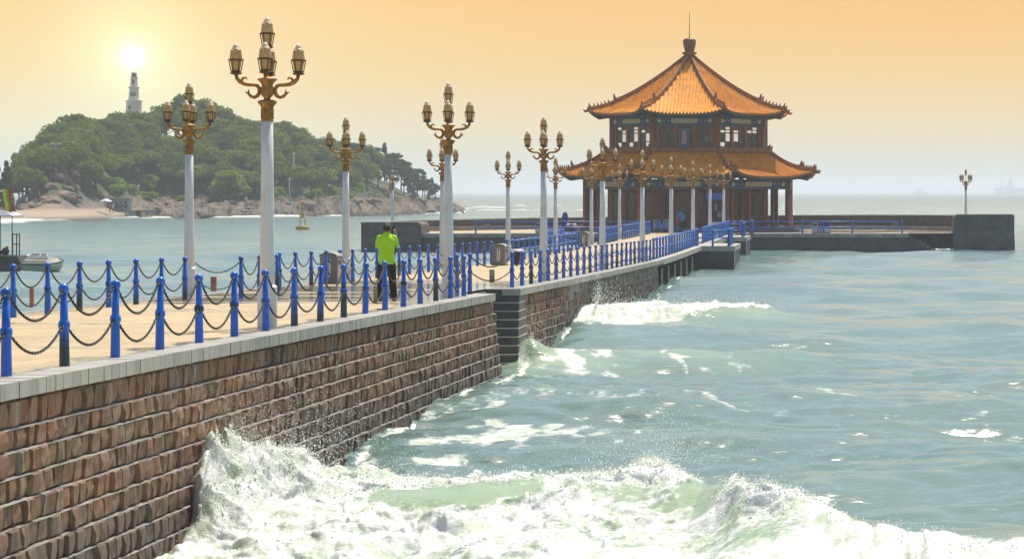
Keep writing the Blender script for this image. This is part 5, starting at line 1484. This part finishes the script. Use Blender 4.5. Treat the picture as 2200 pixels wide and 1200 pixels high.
sb = thing('speedboat', 'small cream and green speedboat moored beside the dark work boat', 'boat', (px_x(96, wy - 1), wy - 1, -.06)); sb.scale = (.88, .82, .86); sb.rotation_euler = (0, 0, R(-4))
rings = []
for yy, w, zk, zg in ((-1.9, .86, .0, .66), (-1.0, .92, -.02, .70), (.4, .93, 0, .76), (1.4, .72, .1, .84), (2.2, .30, .35, .92), (2.5, .04, .55, .95)):
    rings.append([(-w, yy, zg), (-w * .92, yy, zg * .55), (-w * .55, yy, zk * .6), (0, yy, zk - .1), (w * .55, yy, zk * .6), (w * .92, yy, zg * .55), (w, yy, zg)])
hb = MB().loft(rings, True).build('hull', mat('pale_green_hull', (.20, .33, .27), .3, var=.2), sb)
MB().loft([[(x * 1.03, y, z + d) for x, y, z in ((-w, yy, zg), (w, yy, zg))] + [(w * 1.03, yy, zg + d - .09), (-w * 1.03, yy, zg + d - .09)] for (yy, w, zg), d in (((-1.92, .86, .66), .02), ((.4, .93, .76), .02), ((1.4, .72, .84), .02), ((2.45, .08, .95), .02))]).build('gunwale', mat('dark_green_rub', (.01, .055, .06), .4, var=.3), sb)
MB().loft([[(-.80, -1.85, .69), (.80, -1.85, .69), (.70, -1.7, .92), (-.70, -1.7, .92)], [(-.84, -.9, .73), (.84, -.9, .73), (.72, -.9, 1.0), (-.72, -.9, 1.0)], [(-.8, .6, .79), (.8, .6, .79), (.6, .6, 1.0), (-.6, .6, 1.0)]]).build('cabin_top', mat('cream_gelcoat', (.50, .48, .36), .3, var=.1), sb)
ws = MB(); ws.loft([[(-.66, -1.3, 1.0), (.66, -1.3, 1.0), (.60, .2, 1.0), (-.60, .2, 1.0)], [(-.50, -.9, 1.30), (.46, -.9, 1.30), (.42, 0, 1.28), (-.46, 0, 1.28)]]); ws.build('windscreen', mat('smoked_screen', (.26, .29, .30), .1, var=.2), sb)
fr_ = MB()
for a, b_ in (((-.66, -1.31, 1.0), (-.50, -.91, 1.31)), ((.10, -1.31, 1.0), (.08, -.91, 1.31)), ((.66, -1.31, 1.0), (.46, -.91, 1.31)), ((-.50, -.91, 1.31), (.46, -.91, 1.31))): fr_.tube([a, b_], .022, 6)
fr_.build('screen_frame', whm, sb)
MB().tube([(-.72, -1.2, .95), (-.78, -.9, 1.2), (-.6, -.4, 1.3)], .02, 6).build('hand_rail', M['steel'], sb)

bY = 304.0
by = thing('buoy', 'yellow lattice navigation buoy floating before the island', 'buoy', (px_x(650, bY), bY, -.1))
yel = mat('buoy_yellow', (.58, .40, .02), .5, col2=(.45, .28, .02), vscale=3)
MB().lathe([(.70, .05), (.80, .12), (.82, .42), (.74, .50)], 18).build('float', yel, by)
lt = MB()
for k in range(4):
    a = PI / 4 + k * PI / 2; lt.tube([(.50 * math.cos(a), .50 * math.sin(a), .5), (.17 * math.cos(a), .17 * math.sin(a), 2.2)], .035, 5)
for zz, rr in ((1.0, .40), (1.5, .30)):
    c = [(rr * math.cos(PI / 4 + k * PI / 2), rr * math.sin(PI / 4 + k * PI / 2), zz) for k in range(4)]
    for q in range(4): lt.tube([c[q], c[(q + 1) % 4]], .022, 5)
lt.build('lattice', yel, by)
MB().box(-.24, .24, -.24, .24, 1.45, 2.1).build('radar_plate', yel, by)
MB().lathe([(.16, 2.2), (.16, 2.28), (.10, 2.3), (.08, 2.62), (.03, 2.7), (.025, 3.0)], 10).build('lantern', M['black'], by)
xm = MB(); xm.tube([(-.24, 0, 3.0), (.24, 0, 3.5)], .085, 6); xm.tube([(.24, 0, 3.0), (-.24, 0, 3.5)], .085, 6); xm.build('cross_topmark', mat('buoy_orange', (.62, .25, .01), .5, var=.2), by)

# ------------------------------------------------------------------ ships far out
shipm = mat('ship_grey', (.16, .18, .22), .6, var=.3, vscale=.2); shipw = mat('ship_white', (.42, .43, .45), .6, var=.2, vscale=.2)
def ship(px, Y, L, label, big=False):
    s = thing('ship', label, 'ship', (px_x(px, Y), Y, -.6)); h = L / 2
    MB().prism([(-h * .96, 0), (h * .9, 0), (h, L * .085), (h * .55, L * .075), (-h, L * .06)], 'y', -L * .1, L * .1).build('hull', shipm, s)
    MB().prism([(-h * .35, L * .07), (h * .38, L * .07), (h * .30, L * .16), (-h * .30, L * .16)], 'y', -L * .08, L * .08).build('deckhouse', shipw, s)
    MB().box(-h * .18, h * .15, -L * .06, L * .06, L * .16, L * .235).build('bridge', shipw, s)
    if big:
        MB().box(-h * .9, h * .85, -L * .09, L * .09, L * .07, L * .17).build('cargo', shipm, s)
        MB().prism([(-h * .2, L * .23), (h * .1, L * .23), (h * .02, L * .48), (-h * .06, L * .48)], 'y', -L * .04, L * .04).build('tower', shipw, s)
        MB().box(-h * .6, -h * .52, -L * .02, L * .02, L * .17, L * .36).build('derrick', shipm, s)
    MB().lathe([(L * .014, L * .22), (L * .007, L * .44)], 6).build('mast', shipm, s)
    MB().lathe([(L * .03, L * .15), (L * .028, L * .27)], 8, (-h * .28, 0, 0)).build('funnel', shipm, s)
ship(1975, 6000, 50, 'faint grey tugboat far out on the horizon right of the pavilion')
ship(2039, 7500, 46, 'very faint small ship on the horizon between the tugboat and the lone lamp')
ship(2172, 6200, 84, 'large faint cargo ship at the right edge of the horizon', True)
ship(2160, 5600, 50, 'faint low tugboat in front of the cargo ship at the right edge')

# ------------------------------------------------------------------ trees of the island
def leaf_material(name, c1, c2, c3):
    m, n, l, b = nodes_of(name)
    geo = n.new('ShaderNodeNewGeometry'); oi = n.new('ShaderNodeObjectInfo')
    c = mixrgb(n, l, mapr(n, l, noise(n, l, geo.outputs['Position'], .35, 4), .35, .65), c1, c2)
    c = mixrgb(n, l, mapr(n, l, oi.outputs['Random'], .3, 1.0, 0, .75), c, c3)
    l.new(c, b.inputs['Base Color']); b.inputs['Roughness'].default_value = .75; b.inputs['Specular IOR Level'].default_value = .12
    tl = n.new('ShaderNodeBsdfTranslucent'); l.new(c, tl.inputs[0])
    ms = n.new('ShaderNodeMixShader'); ms.inputs[0].default_value = .4
    l.new(b.outputs[0], ms.inputs[1]); l.new(tl.outputs[0], ms.inputs[2]); l.new(ms.outputs[0], n['Material Output'].inputs['Surface'])
    return m
M['leaf'] = leaf_material('broad_leaves', (.095, .145, .014), (.18, .23, .022), (.25, .26, .03))
M['leaf2'] = leaf_material('bright_leaves', (.18, .28, .022), (.26, .35, .035), (.25, .32, .03))
M['needle'] = leaf_material('pine_needles', (.03, .065, .022), (.05, .09, .03), (.05, .085, .035))
M['bark'] = mat('bark', (.09, .07, .055), .9, var=.4, vscale=3)
def leaf_cloud(pts, nrm, size, rs):
    """little bent leaf sprays: two triangles each"""
    k = len(pts)
    u = rs.normal(0, 1, (k, 3)); u -= nrm * (u * nrm).sum(1, keepdims=True) * .6; u /= np.linalg.norm(u, axis=1, keepdims=True)
    w = np.cross(nrm + rs.normal(0, .5, (k, 3)), u); w /= np.linalg.norm(w, axis=1, keepdims=True) + 1e-6
    s = size * rs.uniform(.6, 1.4, (k, 1))
    V = np.stack([pts - u * s, pts + w * s * .55, pts + u * s, pts - w * s * .55], 1).reshape(-1, 3)
    F = np.arange(4 * k).reshape(-1, 4)
    return V, F
def crown_mesh(seed, rx, rz, nclump, nleaf, size, material, shape='round'):
    rs = np.random.default_rng(seed); P = []; N = []
    for c in range(nclump):
        if shape == 'round':
            v = rs.normal(0, 1, 3); v /= np.linalg.norm(v); v[2] = abs(v[2]) * 1.0 - .25 * rs.random()
            cc = v * np.array([rx, rx, rz]) * rs.uniform(.45, .85); cr = rs.uniform(.26, .42) * rx
        elif shape == 'flat':
            a = rs.uniform(0, 2 * PI); r_ = rx * math.sqrt(rs.random()); lay = rs.choice([0, .4, .75, 1.0])
            cc = np.array([r_ * math.cos(a) * (1.1 - .6 * lay), r_ * math.sin(a) * (1.1 - .6 * lay), rz * lay]); cr = rs.uniform(.20, .34) * rx
        else:
            t = rs.random() ** .8; a = rs.uniform(0, 2 * PI); r_ = rx * (1 - t) * rs.uniform(.4, 1.0)
            cc = np.array([r_ * math.cos(a), r_ * math.sin(a), (t * 2 - 1) * rz]); cr = (.12 + .22 * (1 - t)) * rx
        n_ = nleaf // nclump
        d = rs.normal(0, 1, (n_, 3)); d /= np.linalg.norm(d, axis=1, keepdims=True)
        rr = cr * rs.uniform(.55, 1.08, (n_, 1))
        q = cc + d * rr * np.array([1.15, 1.15, .55 if shape != 'cone' else .8]); P.append(q); N.append(d)
    P = np.concatenate(P); N = np.concatenate(N)
    V, F = leaf_cloud(P, N, size, rs)
    me = bpy.data.meshes.new('crown'); me.from_pydata(V.tolist(), [], F.tolist()); me.materials.append(material)
    return me
def trunk_mesh(h, r, seed, spread):
    rs = random.Random(seed); mb = MB()
    top = (rs.uniform(-.3, .3), rs.uniform(-.3, .3), h)
    mb.tube([(0, 0, -.6), (rs.uniform(-.1, .1), 0, h * .5), top], [r, r * .75, r * .5], 7)
    for k in range(5):
        a = 2 * PI * k / 5 + rs.random(); z = h * rs.uniform(.55, .95)
        mb.tube([(0, 0, z), (spread * .4 * math.cos(a), spread * .4 * math.sin(a), z + spread * .25), (spread * .75 * math.cos(a), spread * .75 * math.sin(a), z + spread * .45)], [r * .45, r * .3, r * .1], 5)
    return mb.mesh('trunk', M['bark'])
CROWNS = {}
for s in range(5): CROWNS['broad', s] = (crown_mesh(s, 3.3, 2.6, 30, 3600, .27, M['leaf']), trunk_mesh(3.0, .22, s, 2.6), 3.6)
for s in range(2): CROWNS['bright', s] = (crown_mesh(20 + s, 3.0, 1.9, 22, 2400, .28, M['leaf2'], 'flat'), trunk_mesh(2.4, .18, s + 9, 2.4), 2.2)
for s in range(3): CROWNS['pine', s] = (crown_mesh(40 + s, 2.5, 2.2, 18, 1900, .27, M['needle'], 'flat'), trunk_mesh(4.2, .18, s + 19, 2.0), 3.4)
for s in range(2): CROWNS['spire', s] = (crown_mesh(60 + s, 1.7, 3.4, 34, 2000, .26, M['needle'], 'cone'), trunk_mesh(5.5, .15, s + 29, .8), 4.0)
for s in range(2): CROWNS['shrub', s] = (crown_mesh(80 + s, 1.6, 1.0, 14, 900, .22, M['leaf2']), trunk_mesh(.7, .07, s + 39, .9), .8)
rt_ = random.Random(12)
def tree(kindname, px, d, sc, label, cat='tree', group=None, dz=0.0):
    v = rt_.randrange(len([1 for k in CROWNS if k[0] == kindname])); cm, tm, ch = CROWNS[kindname, v]
    x, y, z = isl(px, d)
    nm = {'broad': 'broadleaf_tree', 'bright': 'broadleaf_tree', 'pine': 'pine_tree', 'spire': 'conifer_tree', 'shrub': 'shrub'}[kindname]
    t = thing(nm, label, cat, (x, y, z - .1 + dz), rt_.uniform(0, 2 * PI), group)
    s3 = (sc * rt_.uniform(.9, 1.1), sc * rt_.uniform(.9, 1.1), sc * rt_.uniform(.9, 1.12))
    t.scale = s3
    link('crown', cm, t, (0, 0, ch)); link('trunk', tm, t)
def zone(px):
    if px < 210: return 'west of the lighthouse'
    if px < 345: return 'below the lighthouse'
    if px < 520: return 'on the island summit'
    if px < 700: return 'east of the summit'
    return 'toward the point'
def crown_top(px): return EYE + (PPY - float(np.interp(px, *SIL))) * (float(np.interp(px, *SHORE)) + 72) / FPX
layers = ((78, 'ridge', 'dark rounded broadleaf tree on the ridge line', 26, .0), (68, 'crest', 'dense broadleaf tree just below the ridge line', 27, 12), (58, 'upper', 'dense broadleaf tree high on the wooded slope', 27, 15), (48, 'middle', 'dense broadleaf tree halfway down the wooded slope', 28, 4), (39, 'lower', 'dense broadleaf tree low on the wooded slope', 29, 18), (31, 'foot', 'broadleaf tree at the foot of the wood', 32, 22))
for d, nm, lab, gap, off in layers:
    px = 42 + off; nrow = 0
    while px < 800:
        p = px + rt_.uniform(-7, 7); dd = d + rt_.uniform(-4, 4)
        x, y, z = isl(p, dd)
        want = crown_top(p) if nm == 'ridge' else None
        sc = rt_.uniform(.88, 1.2)
        if want: sc = max(.65, min(1.45, (want - z) / 6.6))
        if nm == 'foot': sc *= .82
        kd = 'bright' if rt_.random() < .16 else 'broad'
        if not (nm == 'foot' and (p < 165 or 205 < p < 300)):
            nrow += 1; tree(kd, p, dd, sc, (lab.replace('dark rounded', 'bright').replace('dense', 'bright').replace('broadleaf tree at', 'bright broadleaf tree at') if kd == 'bright' else lab) + f', {ordn(nrow)} from the left in its row', 'tree', f'trees of the {nm} row on the island')
        px += gap
# the tree in front of the wood and its neighbours
tree('bright', 497, 22, 1.35, 'broad bright green tree standing alone in front of the wood')
tree('bright', 250, 24, 1.0, 'bright green tree rising just behind the snack kiosk')
tree('bright', 330, 52, 1.2, 'large pale green tree on the slope right of the lighthouse')
tree('bright', 172, 66, 1.25, 'yellow-green tree on the shoulder left of the lighthouse')
# pines towards the point
for i, (px, d, sc) in enumerate(((800, 66, 1.0), (826, 70, 1.25), (845, 60, 1.1), (862, 68, 1.05), (880, 58, .98), (897, 66, .95), (913, 60, .85), (928, 64, .85), (780, 50, 1.1), (812, 46, 1.05), (838, 44, 1.0), (868, 46, .95), (890, 42, .85), (760, 70, 1.15), (742, 60, 1.1), (908, 44, .75), (935, 52, .66))):
    kd = 'spire' if i in (1, 4, 7) else 'pine'
    if kd == 'spire': sc *= .85
    x, y, z = isl(px, d); sc = min(sc, max(.5, (crown_top(px) - z + .4) / 6.2))
    tree(kd, px, d, sc, f'dark pine, {ordn(i + 1)} of the cluster on the point' if kd == 'pine' else f'pointed dark conifer, {ordn(i + 1)} of the cluster on the point', 'tree', 'pines on the point')
for i, (px, d, sc) in enumerate(((-30, 30, .9), (-6, 36, .95), (14, 34, 1.05), (24, 40, .85), (-50, 34, .9))):
    tree('spire', px, d, sc, f'dark conifer at the far left of the beach, {ordn(i + 1)} of five', 'tree', 'conifers at the left of the beach')
shr = []
for i in range(26):
    px = rt_.choice([rt_.uniform(60, 200), rt_.uniform(300, 700), rt_.uniform(560, 900)]); d = rt_.uniform(21, 30) if px > 250 else rt_.uniform(42, 50)
    shr.append((px, d))
for i, (px, d) in enumerate(sorted(shr)): tree('shrub', px, d, rt_.uniform(.7, 1.3), f'low green shrub at the edge of the wood, {ordn(i + 1)} from the left', 'shrub', 'low shrubs of the island')

# boulders
bm_ = []
for s in range(5):
    bm = bmesh.new(); bmesh.ops.create_icosphere(bm, subdivisions=2, radius=1)
    rs = np.random.default_rng(s); off = rs.uniform(0, 50)
    for v in bm.verts:
        c = v.co; k = 1 + .45 * (float(fbm(np.array([c.x * 1.6 + off]), np.array([c.y * 1.6 + c.z * 1.3]), 3, s)[0]) - .5) * 2
        v.co = Vector((c.x * 1.25, c.y, max(c.z, -.4) * .72)) * k
    me = bpy.data.meshes.new('boulder_rock'); bm.to_mesh(me); bm.free(); me.materials.append(mat('boulder_stone', (.20, .125, .08), .85, col2=(.09, .075, .062), vscale=1.2, bump=.8, bscale=3, rnd=.3)); bm_.append(me)
bsp = []
for i in range(86):
    if i < 32: px, d, zn = rt_.uniform(45, 160), rt_.uniform(27, 44), 'on the knoll above the beach'
    elif i < 44: px, d, zn = rt_.uniform(300, 420), rt_.uniform(4, 16), 'right of the snack kiosk'
    elif i < 62: px, d, zn = rt_.uniform(430, 690), rt_.uniform(1, 12), 'along the waterline below the path'
    else: px, d, zn = rt_.uniform(700, 1010), rt_.uniform(1, 16), 'on the rocky point'
    bsp.append((zn, px, d, i))
bn = {}
for zn, px, d, i in sorted(bsp):
    bn[zn] = bn.get(zn, 0) + 1
    x, y, z = isl(px, d); s = rt_.uniform(.5, 1.35) if i >= 32 else rt_.uniform(.8, 1.7)
    o = link('boulder', bm_[i % 5], None, (x, y, z - .1 * s), (rt_.uniform(-.2, .2), rt_.uniform(-.2, .2), rt_.uniform(0, 6)), (s, s, s * rt_.uniform(.6, 1.0)))
    tag(o, f'brown boulder {zn}, {ordn(bn[zn])} from the left', 'boulder', 'boulders ' + zn)

# ------------------------------------------------------------------ lighthouse
lY = 498.0; sc_ = lY / FPX
lx = px_x(288, lY); lz = float(island_h(np.array([lx]), np.array([lY]))[0])
lh = thing('lighthouse', 'white tapering octagonal lighthouse above the trees under the sun', 'lighthouse', (lx, lY, 0))
zy = lambda py: px_z(py, lY)
wht = mat('lighthouse_white', (.80, .74, .62), .6, var=.2, vscale=.6)
tiers = [((1.95, zy(330)), (1.85, zy(246))), ((1.62, zy(244)), (1.42, zy(219))), ((1.12, zy(216)), (.86, zy(190))), ((.74, zy(187)), (.66, zy(166)))]
for i, ((r0, z0_), (r1, z1_)) in enumerate(tiers): MB().lathe([(r0, z0_), (r1, z1_)], 8, smooth=False, start=PI / 8).build('tower_stage', wht, lh)
for zz, rr in ((zy(245), 2.1), (zy(217.5), 1.65), (zy(188.5), 1.15)): MB().lathe([(rr, zz - .13), (rr, zz + .13)], 8, smooth=False, start=PI / 8).build('gallery', wht, lh)
MB().lathe([(.52, zy(166)), (.52, zy(159))], 8, smooth=False).build('lantern_room', M['pane_dark'], lh)
MB().lathe([(.85, zy(166.2)), (.85, zy(165.2))], 8, smooth=False).build('gallery', wht, lh)
MB().lathe([(.62, zy(159)), (.5, zy(156)), (.06, zy(153.5)), (.05, zy(150))], 10).build('dome', wht, lh)
for py, dx, rr in ((232, -.5, 1.56), (203, -.25, 1.02), (203, .35, 1.02), (176, .0, .74)):
    MB().box(dx - .16, dx + .16, -rr - .03, -rr + .2, zy(py) - .38, zy(py) + .38).build('window', M['pane_dark'], lh)

# ------------------------------------------------------------------ island buildings, lamps, people
kx, ky, kz = isl(258, 17)
kk = thing('snack_kiosk', 'small grey snack kiosk with flat roof on the island shore', 'kiosk', (kx, ky, kz))
MB().box(-1.6, 1.6, -.8, 1.2, 0, 2.0).build('body', mat('kiosk_grey', (.30, .34, .34), .6, var=.3, vscale=1), kk); MB().box(-1.9, 1.9, -1.3, 1.4, 2.0, 2.18).build('roof', mat('kiosk_roof', (.34, .34, .32), .6, var=.2), kk)
for q in range(4): MB().box(-1.4 + q * .75, -.9 + q * .75, -.83, -.801, .5, 1.6).build('shutter', M['bluegreen'], kk)
ux, uy, uz = isl(228, 14)
uu = thing('parasol', 'white parasol open beside the island snack kiosk', 'parasol', (ux, uy, uz))
MB().lathe([(.03, 0), (.03, 2.2)], 6).build('pole', whm, uu); MB().lathe([(1.0, 1.95), (.7, 2.2), (.05, 2.45)], 10, smooth=False).build('canopy', mat('parasol_cloth', (.62, .60, .72), .7, var=.1), uu)
bx_, by_, bz_ = isl(168, 28)
ss_ = thing('stall', 'tiny blue and white stall table on the beach top', 'stall', (bx_, by_, bz_)); MB().box(-.65, .65, -.3, .3, .9, 1.05).build('top', whm, ss_)
for q in (-.6, .55): MB().box(q, q + .06, -.25, .25, 0, .9).build('leg', sg_blue, ss_)
MB().box(-.5, .5, -.2, .2, .2, .8).build('goods', sg_blue, ss_)
# dark quay wall
qw = thing('quay_wall', 'dark straight quay wall between beach and rocks on the island', 'wall')
for i, (p0, p1) in enumerate(zip((268, 292, 316, 340, 364, 388), (292, 316, 340, 364, 388, 412))):
    a, c = isl(p0, 4), isl(p1, 4); d = [(a[0], a[1]), (c[0], c[1]), (c[0], c[1] + 2.5), (a[0], a[1] + 2.5)]
    MB().add([(x, y, -1) for x, y in d] + [(x, y, 1.5 - .05 * i) for x, y in d], [(0, 1, 5, 4), (1, 2, 6, 5), (4, 5, 6, 7), (3, 0, 4, 7)]).build('wall_section', M['darkwall'], qw)
# shore path on the right
pth = MB(); pts = []
for px in np.linspace(585, 790, 26):
    d = np.interp(px, [585, 640, 700, 760, 790], [9, 14, 18, 22, 26]); x, y, z = isl(px, d); pts.append((x, y, np.interp(px, [585, 640, 700, 790], [1.9, 2.6, 3.4, 4.4])))
v = [q for x, y, z in pts for q in ((x, y - .2, z), (x + .2, y + 2.2, z + .05))]; pth.add(v, [(2 * i, 2 * i + 2, 2 * i + 3, 2 * i + 1) for i in range(25)]); v2 = [q for x, y, z in pts for q in ((x, y - .2, z - 1.2), (x, y - .2, z - .001))]; pth.add(v2, [(2 * i, 2 * i + 2, 2 * i + 3, 2 * i + 1) for i in range(25)])
kind(pth.build('shore_path', mat('pale_path', (.40, .34, .27), .8, var=.2, vscale=.6)), 'structure', 'pale path along the island rocks')
def mast(px, d, h, label, twin):
    x, y, z = isl(px, d); t = thing('light_mast', label, 'lamp', (x, y, z)); MB().lathe([(.09, -.3), (.06, h)], 6).build('mast', whm, t)
    a = MB()
    if twin: a.box(-.75, .75, -.06, .06, h, h + .1); a.box(-.8, -.35, -.15, .15, h + .1, h + .3); a.box(.35, .8, -.15, .15, h + .1, h + .3)
    else: a.ball((0, 0, h + .12), .2, 8, 6)
    a.build('lamp_head', whm, t)
mast(120, 36, 5.0, 'twin-headed light mast above the knoll on the island', True); mast(631, 30, 7.0, 'tall thin light mast before the wood on the island', False); mast(297, 12, 3.4, 'short white lamp post beside the island snack kiosk', False); mast(622, 18, 3.6, 'short white lamp post at the start of the island path', False)
# people too small to show more than dress and stance
V = [(0, 0, .92)]; E = []; rad = [.14]
ch = chainv(V, E, rad, 0, [((0, 0, 1.25), .16), ((0, 0, 1.40), .10), ((0, .01, 1.50), .06), ((0, .02, 1.62), .10), ((0, .02, 1.70), .06)])
for sg in (-1, 1):
    chainv(V, E, rad, 0, [((sg * .10, 0, .80), .09), ((sg * .11, .02, .45), .065), ((sg * .12, 0, .08), .05), ((sg * .12, .12, .05), .04)])
    chainv(V, E, rad, 2, [((sg * .19, 0, 1.36), .06), ((sg * .25, .02, 1.10), .05), ((sg * .25, .08, .85), .04)])
def small_person(px, d, c_top, label, rz, dz=0.0):
    x, y, z = isl(px, d); t = thing('person', label, 'person', (x, y, z + dz), rz)
    link('body', sp_body, t); MB().loft([[(rx * math.cos(a), rx * .7 * math.sin(a), zz) for a in [2 * PI * k / 10 for k in range(10)]] for zz, rx in ((.82, .21), (1.1, .21), (1.38, .23), (1.47, .09))], True).build('top', c_top, t)
    MB().loft([[(.11 * math.cos(a), .02 + .115 * math.sin(a), zz) if zz < 1.74 else (.06 * math.cos(a), .02 + .06 * math.sin(a), zz) for a in [2 * PI * k / 8 for k in range(8)]] for zz in (1.60, 1.70, 1.76)], True).build('hair', M['hair'], t)
sp_body = skin_mesh('body', V, E, rad, 0, 1, mat('beige_trousers_and_skin', (.22, .17, .15), .7, var=.3))
ppl = ((57, 30, whm, 'walker in white on the beach top near the knoll'), (80, 29, M['trousers'], 'walker in black on the beach top'), (84, 29, redm, 'walker in red beside one in black on the beach'), (236, 13, redm, 'person in red under the white parasol'), (243, 13, whm, 'person in white at the snack kiosk'), (262, 13, sg_blue, 'person in blue at the snack kiosk counter'), (275, 14, M['trousers'], 'person in black at the end of the snack kiosk'),
       (529, 9, whm, 'person in white crouched on the shore rocks'), (641, 20, sg_blue, 'person in blue on the island path behind the buoy'), (724, 26, sg_blue, 'person in blue with the group by the pole'), (731, 26, redm, 'person in red with the group by the pole'), (779, 28, whm, 'person in white in the shade of the pines'), (790, 28, whm, 'person in pale clothes under the pines'), (826, 27, redm, 'person in red behind the small distant lamp'), (834, 27, whm, 'person in white behind the small distant lamp'), (841, 28, sg_blue, 'person in blue behind the small distant lamp'), (880, 27, M['trousers'], 'person in black on the point'), (888, 27, whm, 'person in white on the point'), (917, 20, sg_blue, 'person in blue near the tip of the point'), (921, 18, M['trousers'], 'person in dark clothes near the tip of the point'))
for i, (px, d, c, lab) in enumerate(ppl): small_person(px, d, c, lab, i * 1.3, .15)
